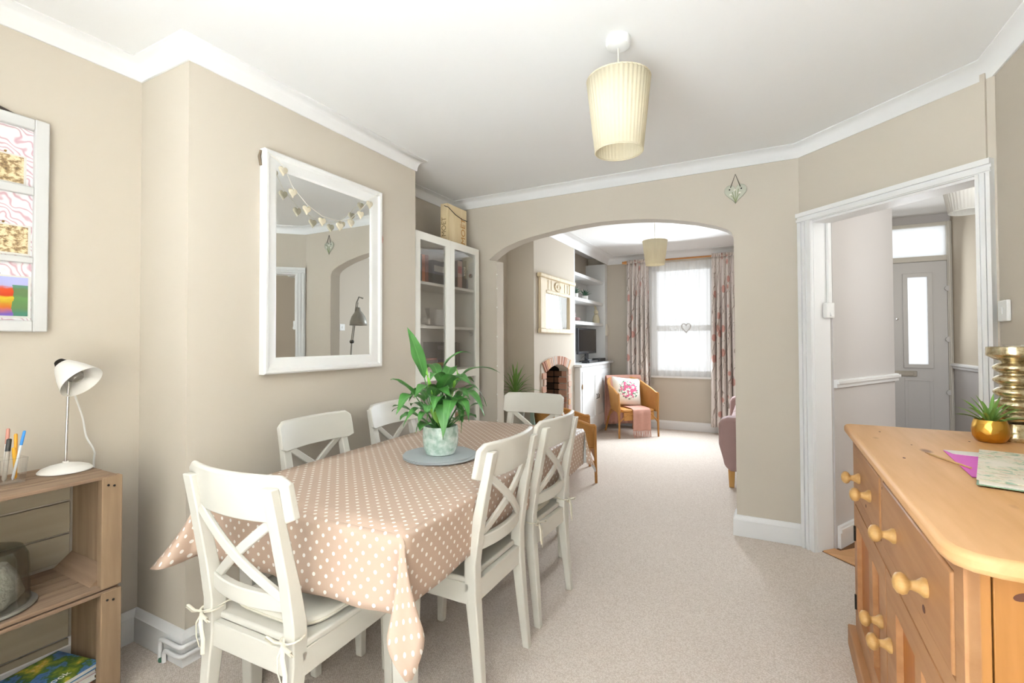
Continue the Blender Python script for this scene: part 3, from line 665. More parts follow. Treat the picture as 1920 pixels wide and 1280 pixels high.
# pen pot and pens
pp = Vector((-2.285, .655, .822))
gt = thing('glass_pen_pot', 'clear square glass tumbler holding pens on the upper crate', 'tumbler', pp)
mb = MB(); mb.loft([sq(pp.x, pp.y, pp.z, .030, .030), sq(pp.x, pp.y, pp.z+.085, .036, .036), sq(pp.x, pp.y, pp.z+.085, .033, .033), sq(pp.x, pp.y, pp.z+.008, .0275, .0275)]); mb.build('tumbler', M_GLASS, gt, bevel=.003)
for i, (c, lab, cat, b, e, r) in enumerate((('#f2f0ec', 'white pen with pink tip in the glass tumbler', 'pen', (-.012, -.012, .01), (-.008, -.004, .185), .0048), ('#f0a92c', 'orange pencil in the glass tumbler', 'pencil', (.004, .012, .01), (.003, .012, .165), .0045),
                                     ('#3a8ed8', 'blue capped ballpoint pen in the glass tumbler', 'pen', (.012, .002, .01), (.003, .034, .172), .004), ('#2f3436', 'dark grey capped marker in the glass tumbler', 'marker', (.01, -.018, .01), (-.004, -.002, .150), .0065), ('#e8b23c', 'short yellow pen in the glass tumbler', 'pen', (-.004, .015, .01), (.012, .004, .12), .0045))):
    t = thing('pen', lab, cat, pp+Vector(b), 'pens in the glass tumbler'); b = pp+Vector(b); e = pp+Vector(e); d = e-b
    body = {0: '#f4f2ee', 1: c, 2: '#e4e8ec', 3: '#b9b2a6', 4: c}[i]
    MB().tube([b, b+d*.05, b+d*.70], [r*.3, r, r], 10).build('barrel', plain('pen_barrel_%d' % i, body, .35), t)
    MB().tube([b+d*.70, b+d*.98, e], [r*1.1, r*1.1, r*.6], 10).build('cap', plain('pen_cap_%d' % i, '#c98d7d' if i == 0 else c, .35), t)
# glass cloche
cp = Vector((-2.235, .585, .428))
t = thing('glass_cloche', 'dusty ribbed glass dome on a plate inside the upper crate', 'glass dome', cp)
MB().lathe([(0, 0), (.118, 0), (.124, .006), (.118, .012), (0, .012)], cp, 40).build('plate', plain('pewter_plate', '#8f8a80', .5, .5), t)
MB().lathe([(.108, .012), (.105, .03), (.103, .12), (.100, .165), (.088, .192), (.05, .206), (.012, .208), (.012, .206), (.05, .203), (.086, .19), (.097, .165), (.100, .12), (.102, .03), (.105, .012)], cp, 64, cap=False, fn=lambda r, z, a: r*(1+.008*math.cos(24*a)) if z < .17 else r).build('dome', M_SMOKE, t)
MB().lathe([(.006, .208), (.006, .222), (.014, .228), (.016, .24), (.010, .25), (0, .252)], cp, 16).build('knob', M_DARKM, t)
MB().lathe([(0, .013), (.07, .013), (.085, .04), (.08, .10), (.05, .14), (0, .15)], cp, 28, fn=lambda r, z, a: r*(1+.10*math.sin(5*a+z*40))).build('dried_filling', plain('dried_flower_filling', '#c9c3b4', .9, var=.5, vs=35, bump=.8, bs=50, bd=.01), t)
# magazines in the lower crate
def cover(name):
    t = NT(name); v = t.coord('Object'); n = t.noise(v, 11, 4, .6); c = t.ramp(n.outputs[0], [(.34, L('#2f4c86')), (.44, L('#5a86c0')), (.48, L('#3f6a2c')), (.56, L('#8a9a2f')), (.62, L('#e0c24e')), (.70, L('#ece6da'))])
    t.set(c, .35); return t.m
zb = .018
for i, (c, th, l, w, rot, lab) in enumerate((('#6d5a48', .022, .27, .20, 14, 'brown covered book at the bottom of the pile in lower crate'), ('#f1efe9', .016, .28, .21, 10, 'white covered book second from the bottom of the crate pile'), ('#c0705f', .014, .27, .20, 16, 'salmon covered book in the middle of the crate pile'),
                                   ('#e6e3dc', .018, .29, .21, 12, 'pale grey book just above the salmon one in crate pile'), ('#b99a92', .016, .29, .215, 15, 'dusty pink book second from the top of the crate pile'), ('#3f77a4', .018, .30, .22, 18, 'glossy blue and green garden magazine on top of crate pile'))):
    c0 = Vector((-2.255+random.uniform(-.004, .004), .70, zb)); t = thing('book', lab, 'book', c0, 'books piled in the lower crate')
    a = R(rot-6); ex = Vector((math.cos(a), math.sin(a), 0)); ey = Vector((-math.sin(a), math.cos(a), 0)); ez = Vector((0, 0, 1))
    MB().obox(c0+ez*th*.5, ex, ey, ez, w/2-.004, l/2-.004, th/2-.002).build('pages', plain('paper', '#ece7dc', .9), t)
    cm = plain('book_cover_crate_%d' % i, c, .4)
    MB().obox(c0+ez*.001, ex, ey, ez, w/2, l/2, .001).build('back_cover', cm, t)
    MB().obox(c0+ez*(th-.001), ex, ey, ez, w/2, l/2, .001).build('front_cover', cover('garden_photo_cover') if i == 5 else cm, t)
    MB().obox(c0+ez*th*.5-ex*(w/2-.001), ex, ey, ez, .001, l/2, th/2).build('spine', cm, t)
    if i == 5: text_mesh('cover_title', 'Handbook', .036, plain('print_white', '#f6f4ee', .5), Matrix.Translation(c0+ez*(th+.0005)+ex*.07) @ Matrix((ey, -ex, ez)).transposed().to_4x4(), t, .0002)
    zb += th+.0005
# photo frame
fx = -2.447; t = thing('photo_frame', 'white window-pane photo frame hung on the left wall', 'picture frame', (-2.44, .45, 1.342))
fy1, fy0, fz0, fz1 = .792, -.02, 1.342, 2.146
M_PFR = plain('frame_white_paint', '#d6d5d3', .5)
mb = MB(); bw = .042; X0, X1 = fx, fx+.026
mb.box(X0, fy0, fz0, X1, fy0+bw, fz1); mb.box(X0, fy1-bw, fz0, X1, fy1, fz1); mb.box(X0, fy0+bw, fz0, X1, fy1-bw, fz0+bw); mb.box(X0, fy0+bw, fz1-bw, X1, fy1-bw, fz1)
mb.build('frame', M_PFR, t, bevel=.004)
zc = [1.384, 1.599, 1.622, 1.856, 1.888, 2.104]
for z0, z1 in ((1.599, 1.622), (1.856, 1.888)): MB().box(X0, fy0+bw, z0, X1-.004, fy1-bw, z1).build('muntin', M_PFR, t, bevel=.003)
MB().box(X0, .375, fz0+bw, X1-.003, .40, fz1-bw).build('muntin', M_PFR, t, bevel=.003)
def paisley():
    t2 = NT('pink_paisley_paper'); v = t2.coord('Object', rot=(0, .4, 0)); w = t2.n('ShaderNodeTexWave', wave_type='RINGS', rings_direction='X'); w.inputs['Scale'].default_value = 15; w.inputs['Distortion'].default_value = 18; w.inputs['Detail'].default_value = 1.2; w.inputs['Detail Scale'].default_value = 1.1; t2.l(v, w.inputs['Vector'])
    t2.set(t2.ramp(w.outputs[0], [(.0, L('#f1edee')), (.62, L('#e9e5e6')), (.85, L('#dfc6cc')), (1, L('#cfaab4'))]), .8); return t2.m
MB().box(X0, fy0+bw, fz0+bw, X0+.006, fy1-bw, fz1-bw).build('backing_paper', paisley(), t, smooth=False)
def sepia(name, sc):
    t2 = NT(name); n = t2.noise(t2.coord('Object', (1, 1, 1.6)), sc, 5, .65); t2.set(t2.ramp(n.outputs[0], [(.32, L('#5a4630')), (.46, L('#a98b62')), (.55, L('#e3cfa6')), (.7, L('#f0e2c2'))]), .5); return t2.m
def bright():
    t2 = NT('colour_postcard'); c = t2.n('ShaderNodeTexCoord'); s = t2.n('ShaderNodeSeparateXYZ'); t2.l(c.outputs['Generated'], s.inputs[0])
    n = t2.noise(t2.coord('Object', (1, 1, 2.5)), 22, 3); z = t2.math('ADD', s.outputs[2], t2.math('MULTIPLY', t2.math('SUBTRACT', n.outputs[0], .5), .16))
    col = t2.ramp(z, [(.05, L('#7a62b8')), (.22, L('#d1702c')), (.36, L('#caa12e')), (.46, L('#d8c23a')), (.52, L('#c8401f')), (.70, L('#d6532a')), (.76, L('#b9b6dd')), (.95, L('#b4b8e6'))])
    g = t2.math('MULTIPLY', t2.math('GREATER_THAN', t2.math('ADD', s.outputs[1], t2.math('MULTIPLY', n.outputs[0], .1)), .90), t2.math('LESS_THAN', s.outputs[2], .80))
    t2.set(t2.mix(t2.math('MULTIPLY', g, .85), col, L('#3f8a5c')), .3); return t2.m
for i, (ya, yb, za, zz, m) in enumerate(((.50, .728, 1.895, 1.995, sepia('sepia_harbour_photo', 40)), (.48, .742, 1.634, 1.735, sepia('sepia_boats_photo', 55)), (.46, .744, 1.400, 1.545, bright()))):
    card = MB().box(X0+.006, ya-.008, za-.008, X0+.008, yb+.004, zz+.004).build('photo_card', plain('photo_white_border', '#dedbd5', .6), t, smooth=False)
    MB().box(X0+.008, ya, za, X0+.009, yb-.004, zz-.002).build('print', m, card, smooth=False)
    MB().lathe([(0, 0), (.004, .001), (.003, .005), (0, .006)], (X0+.009, (ya+yb)/2+.06, zz+.008), 8, Matrix.Rotation(R(90), 4, 'Y')).build('pin', plain('brass_pin', '#9a7a45', .4, .8), card)
MB().tube([(fx+.01, .70, fz1-.002), (fx+.008, .60, fz1+.03), (fx+.006, .47, fz1+.10), (fx+.006, .385, fz1+.15), (fx+.006, .30, fz1+.10), (fx+.008, .1, fz1-.002)], .005, 6).build('hanging_ribbon', plain('dark_ribbon', '#4a4038', .8), t)
# heating pipes at the chimney breast foot
t = thing('heating_pipes', 'pair of white painted heating pipes along the chimney breast skirting', 'pipes', (-2.06, 1.2, 0))
for i, (h, o) in enumerate(((.088, .0), (.050, .0))):
    mb = MB(); x = XC+.033; y = 1.11-.033
    xs = -2.195 if i == 0 else -2.165
    mb.tube([(xs, y, .0), (xs, y, h-.018), (xs+.006, y, h-.004), (xs+.02, y, h), (x-.03, y, h), (x-.008, y+.004, h), (x, y+.012, h), (x, y+.04, h), (x, 1.6, h), (x, 2.5, h)], .0085, 10)
    p = mb.build('pipe', M_TRIM, t)
    MB().tube([(x, 1.195+.01*i, h), (x, 1.215+.01*i, h)], .0115, 10).build('clip', M_TRIM, p)
MB().lathe([(.013, 0), (.014, .006), (.012, .012)], (-2.18, 1.077, .001), 12).build('green_valve', plain('green_tape', '#3f6b52', .6), t)
# ------------------------------------------------------------------ white wall mirror and heart garland
t = thing('wall_mirror', 'large white framed rectangular mirror on the chimney breast', 'mirror', (-2.07, 1.81, 1.147))
my0, my1, mz0, mz1 = 1.425, 2.205, 1.147, 2.211; w = .078
prof = [(0, 0), (0, .034), (.008, .040), (.020, .038), (.030, .028), (.055, .022), (.066, .020), (.072, .016), (w, .012), (w, 0)]
def frame4(mb, y0, y1, z0, z1, prof, xw):
    rings = []
    for cy, cz, sy, sz in ((y0, z0, 1, 1), (y1, z0, -1, 1), (y1, z1, -1, -1), (y0, z1, 1, -1), (y0, z0, 1, 1)):
        rings.append([Vector((xw+h, cy+sy*o, cz+sz*o)) for o, h in prof])
    return mb.loft(rings, cap=False)
frame4(MB(), my0, my1, mz0, mz1, prof, XC+.001).build('frame', M_WHITE, t, ang=30)
MB().box(XC+.002, my0+w-.004, mz0+w-.004, XC+.010, my1-w+.004, mz1-w+.004).build('mirror_glass', M_MIRROR, t, smooth=False)
# garland
M_HEART = plain('pale_straw_heart', '#d8cdb4', .85, var=.25, vs=60, bump=.4, bs=120)
def heart_poly(s, n=24):
    o = []
    for i in range(n):
        a = 2*math.pi*i/n; o.append((s*.06*(16*math.sin(a)**3)*.95, s*.06*(13*math.cos(a)-5*math.cos(2*a)-2*math.cos(3*a)-math.cos(4*a)+2)))
    return o
t = thing('heart_garland', 'string of small straw hearts draped across the top of white mirror', 'garland', (-2.03, 1.81, 1.9))
hs = [(531, 321), (549, 362), (575, 394), (604, 416), (637, 425), (658, 419), (676, 403), (693, 384)]
def onx(x, y, X): d = _f+_r2*((x-960)/FPX)-_u2*((y-640+16.158)/FPX); return Vector((0, 0, 1.3))+d*(X/d.x)
pts = [onx(x, y, XC+.046) for x, y in hs]
for i, p in enumerate(pts):
    poly = heart_poly(.026); mb = MB(); a = [Vector((p.x-.012+.024, p.y+u, p.z+v)) for u, v in poly]
    mb.loft([[Vector((p.x-.007, p.y+u*.80, p.z+v*.80)) for u, v in poly], [Vector((p.x-.003, p.y+u, p.z+v)) for u, v in poly], [Vector((p.x+.003, p.y+u, p.z+v)) for u, v in poly], [Vector((p.x+.007, p.y+u*.80, p.z+v*.80)) for u, v in poly]])
    mb.build('heart', M_HEART, t, ang=50)
line = [Vector((XC+.043, my0+.01, mz1-.02))]+[q+Vector((0, 0, .03)) for q in pts]+[Vector((XC+.043, my1-.03, mz1-.01)), Vector((XC+.03, my1+.006, mz1-.12)), Vector((XC+.02, my1+.008, 1.93))]
MB().tube(line, .0014, 6).build('string', M_WRAP, t)
MB().loft([sq(XC+.02, my1+.010, 1.905, .006, .004), sq(XC+.02, my1+.010, 1.93, .010, .005), sq(XC+.02, my1+.010, 1.955, .004, .003)]).build('end_bead', plain('coral_bead', '#c98f7c', .6), t)
MB().tube([(XC+.012, my0-.004, 2.20), (XC+.010, my0-.010, 2.17), (XC+.012, my0-.004, 2.13)], .006, 8).build('end_knot', plain('brown_twine', '#7a6a58', .9), t)
# heart plaque on the arch wall
hp2 = Vector((-.135, YA-.006, 2.285)); t = thing('heart_plaque', 'grey painted heart plaque with daisies hung on the arch wall', 'plaque', hp2)
poly = heart_poly(.0755, 40)
def H(u, v, d): return (hp2.x+u, YA-.003-d, hp2.z+v)
pq = MB().loft([[Vector(H(u, v, 0)) for u, v in poly], [Vector(H(u, v, .009)) for u, v in poly], [Vector(H(u*.95, v*.95, .012)) for u, v in poly]]).build('plaque', plain('sage_grey_heart', '#c3c4b2', .6), t, ang=50)
MB().tube([H(-.030, .045, .012), H(0, .135, .005), H(.030, .045, .012)], .0032, 6).build('hanging_cord', plain('dark_cord', '#4a4336', .8), t)
for u in (-.036, .036): MB().lathe([(0, 0), (.005, 0), (.005, .002), (0, .002)], H(u, .032, .012), 10, Matrix.Rotation(R(90), 4, 'X')).build('hole', M_DARKM, t)
M_GRN = plain('painted_green', '#8f9a6a', .7)
for u, v in ((-.02, .015), (.0, .025), (.018, .032), (-.03, -.005), (.028, .0)):
    MB().tube([H(0, -.060, .0125), H(u*.5, -.02, .0125), H(u, v, .0125)], .0018, 5).build('painted_stem', M_GRN, pq)
for u, v in ((-.004, .026), (-.03, -.002), (.026, .004)):
    MB().lathe([(0, 0), (.008, 0), (.007, .001), (0, .0015)], H(u, v, .0125), 10, Matrix.Rotation(R(90), 4, 'X')).build('painted_daisy', plain('painted_white', '#eeeade', .7), pq)
# ------------------------------------------------------------------ bookcase
bx0, bx1, by0, by1, bh = -2.445, -2.14, 2.615, 3.46, 2.08
t = thing('bookcase', 'tall off-white bookcase with two glass doors in the alcove', 'bookcase', (-2.29, 3.04, 0))
MB().box(bx0, by0, 0, bx1, by0+.018, bh).build('side_panel', M_SHELFW, t); MB().box(bx0, by1-.018, 0, bx1, by1, bh).build('side_panel', M_SHELFW, t)
MB().box(bx0, by0+.018, bh-.018, bx1, by1-.018, bh).build('top_panel', M_SHELFW, t); MB().box(bx0, by0+.018, .0, bx0+.006, by1-.018, bh-.018).build('back_panel', M_SHELFW, t)
SH = [.08, .42, .76, 1.085, 1.415, 1.735]
for z in SH: MB().box(bx0+.006, by0+.018, z-.020, bx1-.012, by1-.018, z).build('shelf', M_SHELFW, t)
ym = (by0+by1)/2
for k, (a, b) in enumerate(((by0, ym-.001), (ym+.001, by1))):
    mb = MB(); fw = .055; X0, X1 = bx1+.001, bx1+.020
    mb.box(X0, a, .02, X1, a+fw, bh); mb.box(X0, b-fw, .02, X1, b, bh); mb.box(X0, a+fw, bh-fw, X1, b-fw, bh); mb.box(X0, a+fw, .02, X1, b-fw, .085); mb.box(X0, a+fw, 1.012, X1, b-fw, 1.075)
    d = mb.build('door', M_SHELFW, t, smooth=False)
    MB().box(X0+.006, a+fw, 1.075, X0+.010, b-fw, bh-fw).build('pane', M_GLASS, d, smooth=False)
    MB().box(X0+.006, a+fw, .085, X0+.010, b-fw, 1.012).build('pane', M_GLASS, d, smooth=False)
    if k == 1:
        for z in (1.85, 1.36): MB().lathe([(0, 0), (.018, 0), (.018, .008), (0, .01)], (bx1-.02, b-fw-.008, z), 14, Matrix.Rotation(R(90), 4, 'X')).build('hinge', M_CHROME, d)
def book(y, z, w, h, d, c, lab, g, xb=-2.40, title=None, band=None):
    t = thing('book', lab, 'book', (xb+d/2, y+w/2, z), g); cm = plain('book_cover_'+c[1:], c, .5)
    MB().box(xb+.004, y+.003, z+.004, xb+d-.003, y+w-.003, z+h-.004).build('pages', MATS['paper'], t)
    mb = MB(); mb.box(xb, y, z, xb+d, y+.003, z+h); mb.box(xb, y+w-.003, z, xb+d, y+w, z+h); mb.box(xb+d-.003, y, z, xb+d, y+w, z+h); mb.build('cover', cm, t, smooth=False)
    if band: MB().box(xb+d, y+w*.12, z+h*.55, xb+d+.0008, y+w*.88, z+h*.80).build('spine_label', plain('spine_'+band[1:], band, .5), t, smooth=False)
    if title: text_mesh('spine_title', title, w*.62, plain('print_white', '#f6f4ee', .5), Matrix.Translation((xb+d+.001, y+w/2, z+h*.62)) @ Matrix(((0, 0, 1), (0, 1, 0), (-1, 0, 0))).to_4x4(), t, .0003)
g1 = 'books on the upper bookcase shelf'; z = 1.737
book(2.795, z, .017, .205, .17, '#3f6b70', 'slim teal book at the left end of the upper bookcase shelf', g1, xb=-2.39)
book(2.814, z, .037, .212, .17, '#d7753f', 'orange spined book on the upper bookcase shelf', g1, xb=-2.39, band='#c2622f')
book(2.853, z, .040, .215, .17, '#8e4a3c', 'maroon red book beside the orange one, upper bookcase shelf', g1, xb=-2.39)
book(2.943, z, .165, .19, .17, '#4d5660', 'wide slate grey box file on the upper bookcase shelf', g1, xb=-2.39, band='#d9d7cf')
book(3.235, z, .046, .225, .17, '#5a4640', 'dark brown book left of the red-lettered one, upper bookcase shelf', g1, xb=-2.39)
book(3.284, z, .068, .235, .17, '#c8a190', 'pale pink book with red lettering on the upper bookcase shelf', g1, xb=-2.39, band='#b9483c')
book(3.355, z, .062, .25, .17, '#3b3a3e', 'black book with white spine lettering on the upper bookcase shelf', g1, xb=-2.39, title='BOX')
book(3.419, z, .020, .17, .17, '#7b8a96', 'short blue grey book at the right end of the upper bookcase shelf', g1, xb=-2.39)
g2 = 'books on the lower bookcase shelf'; z = 1.087
zz = z
for i, (c, th, lab) in enumerate((('#d8c9b4', .026, 'cream book at the bottom of the left flat pile, lower bookcase shelf'), ('#c9a08a', .022, 'peach book second from bottom of the left flat pile, lower shelf'), ('#7c6c6a', .022, 'grey brown book third up in the left flat pile, lower shelf'), ('#a9635a', .018, 'brick red book on top of the left flat pile, lower shelf'))):
    t = thing('book', lab, 'book', (-2.26, 2.88, zz), g2); cm = plain('book_cover_'+c[1:], c, .5); MB().box(-2.33, 2.805, zz+.002, -2.195, 2.95, zz+th-.002).build('pages', MATS['paper'], t)
    mb = MB(); mb.box(-2.335, 2.80, zz, -2.19, 2.955, zz+.002); mb.box(-2.335, 2.80, zz+th-.003, -2.19, 2.955, zz+th-.001); mb.box(-2.192, 2.80, zz, -2.19, 2.955, zz+th-.001); mb.build('cover', cm, t, smooth=False); zz += th
zz = z
for i, (c, th, lab) in enumerate((('#6c5a35', .024, 'dark gold book at the bottom of the right flat pile, lower bookcase shelf'), ('#e0b02f', .026, 'yellow book in the middle of the right flat pile, lower shelf'), ('#6b4f7a', .026, 'purple book on top of the right flat pile, lower shelf'))):
    t = thing('book', lab, 'book', (-2.26, 3.02, zz), g2); cm = plain('book_cover_'+c[1:], c, .5); MB().box(-2.33, 2.967, zz+.002, -2.192, 3.085, zz+th-.002).build('pages', MATS['paper'], t)
    mb = MB(); mb.box(-2.335, 2.962, zz, -2.187, 3.09, zz+.002); mb.box(-2.335, 2.962, zz+th-.003, -2.187, 3.09, zz+th-.001); mb.box(-2.189, 2.962, zz, -2.187, 3.09, zz+th-.001); mb.build('cover', cm, t, smooth=False); zz += th
book(2.968, zz+.001, .11, .13, .13, '#55585c', 'charcoal framed picture book standing on the right flat pile', g2, xb=-2.33, band='#7a7d80')
for i, c in enumerate(('#6e6e70', '#8b8a88', '#4c4b4e', '#77716c', '#5a5a5e')):
    book(3.205+i*.026, z, .0245, .20+.004*(i % 2), .17, c, ('first', 'second', 'third', 'fourth', 'fifth')[i]+' grey spined book of the upright row, right half of lower bookcase shelf', g2)
M_CHINA = plain('white_china', '#efece6', .25)
t = thing('ceramic_ornament', 'small knotted grey ceramic ornament on the middle bookcase shelf', 'ornament', (-2.22, 2.86, 1.417))
for a in range(5):
    an = a*1.25; MB().lathe([(0, 0), (.022, .01), (.026, .03), (.016, .05), (0, .055)], (-2.22+.018*math.cos(an), 2.86+.024*math.sin(an), 1.417+.004*a), 12).build('lobe', plain('grey_ceramic', '#cfc9bf', .4, var=.2, vs=40), t)
t = thing('white_jug', 'white china jug with floral spray on the middle bookcase shelf', 'jug', (-2.22, 3.04, 1.417)); jc = (-2.22, 3.04, 1.417)
MB().lathe([(.035, 0), (.045, .01), (.048, .05), (.036, .09), (.032, .115), (.037, .13), (.033, .13), (.028, .11)], jc, 24).build('body', M_CHINA, t)
MB().tube([(-2.20, 3.08, 1.44), (-2.19, 3.105, 1.46), (-2.19, 3.105, 1.50), (-2.20, 3.077, 1.515)], .005, 8).build('handle', M_CHINA, t)
t = thing('card', 'white greeting card standing on the middle bookcase shelf', 'card', (-2.30, 3.06, 1.417)); MB().box(-2.302, 3.01, 1.417, -2.30, 3.11, 1.57).build('front_leaf', M_CHINA, t, smooth=False); MB().obox((-2.325, 3.06, 1.493), (.93, 0, .36), (0, 1, 0), (-.36, 0, .93), .001, .047, .076).build('back_leaf', M_CHINA, t, smooth=False)
# champagne box on top
t = thing('wooden_champagne_box', 'pale wooden champagne box with cord standing on the bookcase', 'box', (-2.28, 3.24, bh+.002))
M_PINEB = wood('pale_box_pine', '#ecd9b4', '#dcc394', .6, 2, 12, False)
b0, b1, c0, c1, z0, z1 = -2.268, -2.2, 3.112, 3.385, bh+.002, 2.405
MB().box(b0, c0, z0, b1, c1, z1).build('body', M_PINEB, t, bevel=.003)
MB().box(b1, c0+.004, z0+.004, b1+.006, c1-.004, z1-.004).build('sliding_lid', M_PINEB, t, bevel=.002)
MB().tube([(b0+.04, c0-.004, z1-.02), (b1+.008, c0+.0, z1-.035), (b1+.010, c0+.10, z1-.075), (b1+.010, c0+.2, z1-.092), (b1+.010, c1, z1-.09)], .003, 6).build('cord_handle', M_DARKM, t)
M_OR = plain('gold_print', '#c58a3c', .5)
text_mesh('front_lettering', 'MO\u00cbT', .082, M_OR, Matrix.Translation((b1+.007, c1-.055, z0+.135)) @ Matrix(((0, 0, 1), (0, -1, 0), (1, 0, 0))).to_4x4(), t, .0004)
text_mesh('side_lettering', 'MO\u00cbT', .058, plain('dark_gold_print', '#8a744a', .5), Matrix.Translation((b1-.034, c0-.0006, z0+.135)) @ Matrix(((0, -1, 0), (0, 0, -1), (1, 0, 0))).to_4x4(), t, .0004)
# ------------------------------------------------------------------ pine sideboard (local: x from the front to the wall, y from near end to far end)
M_PINE = wood('honey_pine_y', '#dcab78', '#cb985f', .55, 1, 9, True, 0, '#7a4a26')
M_PINEF = wood('aged_pine_front', '#c08e60', '#a97649', .5, 1, 9, False)
M_PINEZ = wood('honey_pine_upright', '#b87f42', '#a0692c', .45, 2, 9, True, .1, '#6a3618')
M_PINEP = wood('orange_pine_panel', '#c47a35', '#a55f22', .5, 2, 9, False)
M_KNOB = wood('pale_pine_knob', '#cfa76c', '#b98c4f', .45, 0, 30, False)
sb = thing('pine_sideboard', 'honey pine sideboard with turned knobs against the right wall', 'sideboard')
SLn = 1.43; SD = .56
topm = [(0, .07), (.008, .035), (.03, .01), (.065, 0), (SD, 0), (SD, SLn), (.02, SLn), (.004, SLn-.012), (0, SLn-.03)]
MB().prism(topm, XY, .906, .94).build('top', M_PINE, sb, bevel=.011, seg=3)
y0, y1 = .055, 1.40; fx = .03
# end panel of upright boards facing the room
for a, b in ((fx+.004, fx+.036), (fx+.0385, fx+.235), (fx+.2375, fx+.42), (fx+.4225, SD-.01)):
    MB().box(a, y0, .075, b, y0+.02, .906).build('end_board', M_PINEZ, sb, bevel=.0015)
MB().box(fx+.004, y1-.02, .075, SD-.01, y1, .906).build('far_end_panel', M_PINEZ, sb)
MB().box(SD-.02, y0+.02, .075, SD-.008, y1-.02, .906).build('back_panel', M_PINEF, sb)
mb = MB(); mb.box(fx, y0, .872, fx+.022, y1, .906); mb.box(fx, y0, .075, fx+.022, y0+.05, .872); mb.box(fx, y1-.045, .075, fx+.022, y1, .872); mb.box(fx, y0+.05, .622, fx+.022, y1-.045, .668); mb.box(fx, .765, .668, fx+.022, .80, .872); mb.box(fx, y0+.05, .075, fx+.022, y1-.045, .11)
mb.build('face_frame', M_PINEF, sb, smooth=False)
MB().box(fx+.0225, y0+.02, .09, fx+.030, y1-.02, .90).build('gap_shade_sheet', plain('gap_shade', '#3a2414', .9), sb)  # dark sheet: shade in the drawer and door gaps, put into the colour
def knob(parent, y, z, x=fx):
    return MB().lathe([(.020, 0), (.021, .006), (.016, .012), (.013, .016), (.010, .026), (.011, .030), (.020, .035), (.0235, .043), (.021, .052), (.012, .058), (0, .060)], (x, y, z), 24, Matrix.Rotation(R(-90), 4, 'Y')).build('knob', M_KNOB, parent, ang=60)
for a, b, ks in ((.802, y1-.047, (1.20, .965)), (y0+.052, .763, (.585, .275))):
    mb = MB(); mb.box(fx-.004, a+.005, .673, fx+.018, b-.005, .867); d = mb.build('drawer', M_PINEF, sb, bevel=.005)
    for k in ks: knob(d, k, .762, fx-.004)
for a, b, ks, pans in ((.735, y1-.047, .80, ((1.035, 1.315), (.845, .965))), (y0+.052, .731, .668, ((.40, .605), (.17, .345)))):
    mb = MB(); X0, X1 = fx-.002, fx+.018; z0, z1 = .113, .619; pz0, pz1 = .185, .545
    ys = sorted([a+.003, b-.003]+[q for p in pans for q in p])
    mb.box(X0, ys[0], z0, X1, ys[-1], pz0); mb.box(X0, ys[0], pz1, X1, ys[-1], z1)
    for i in (0, 2, 4): mb.box(X0, ys[i], pz0, X1, ys[i+1], pz1)
    d = mb.build('cabinet_door', M_PINEF, sb, smooth=False)
    for p in pans: MB().box(fx+.014, p[0], pz0, fx+.018, p[1], pz1).build('panel', M_PINEP, d, smooth=False)
    knob(d, ks, .42, X0)
    yh = b-.003 if a > .5 else a+.003
    for z in (.22, .50): MB().tube([(fx-.004, yh, z-.03), (fx-.004, yh, z+.03)], .005, 8).build('hinge', M_DARKM, d)
mb = MB(); mb.box(.004, .03, 0, fx+.01, 1.425, .088); mb.box(.004, .03, 0, SD-.01, y0+.002, .088)
mb.build('plinth', M_PINEF, sb, bevel=.005)
M_KNOT = plain('dark_pine_knot', '#6a3a20', .6, var=.3, vs=60)
def knot(p, ex, ey, ez, a, b):
    MB().loft([[Vector(p)+Vector(ex)*a*k*math.cos(i*math.pi/8)+Vector(ey)*b*k*math.sin(i*math.pi/8)+Vector(ez)*h for i in range(16)] for k, h in ((1, 0), (.96, .0006), (.3, .0009))]).build('knot', M_KNOT, sb)
for x, z, a in ((.105, .865, .012), (.165, .70, .010), (.20, .47, .009), (.32, .62, .011)): knot((x, y0, z), (1, 0, .3), (0, 0, 1), (0, -1, 0), a, a*.6)
for x, y, a in ((.10, 1.26, .007), (.085, .78, .008), (.19, .16, .016), (.215, .235, .007), (.34, 1.18, .006), (.30, .33, .007), (.15, 1.02, .005)): knot((x, y, .94), (0, 1, 0), (1, 0, 0), (0, 0, 1), a, a*.45)
for y, z, a in ((.30, .705, .012), (1.06, .70, .008), (.78, .84, .006)): knot((fx-.004 if z < .8 else fx, y, z), (0, 1, 0), (0, 0, 1), (-1, 0, 0), a, a*.7)
sb.location = (.281, 1.06, 0); sb.rotation_euler = (0, 0, R(-1.37))
SBM = Matrix.Translation((.281, 1.06, 0)) @ Matrix.Rotation(R(-1.37), 4, 'Z')
def sbp(x, y, z=.9405): return SBM @ Vector((x, y, z))
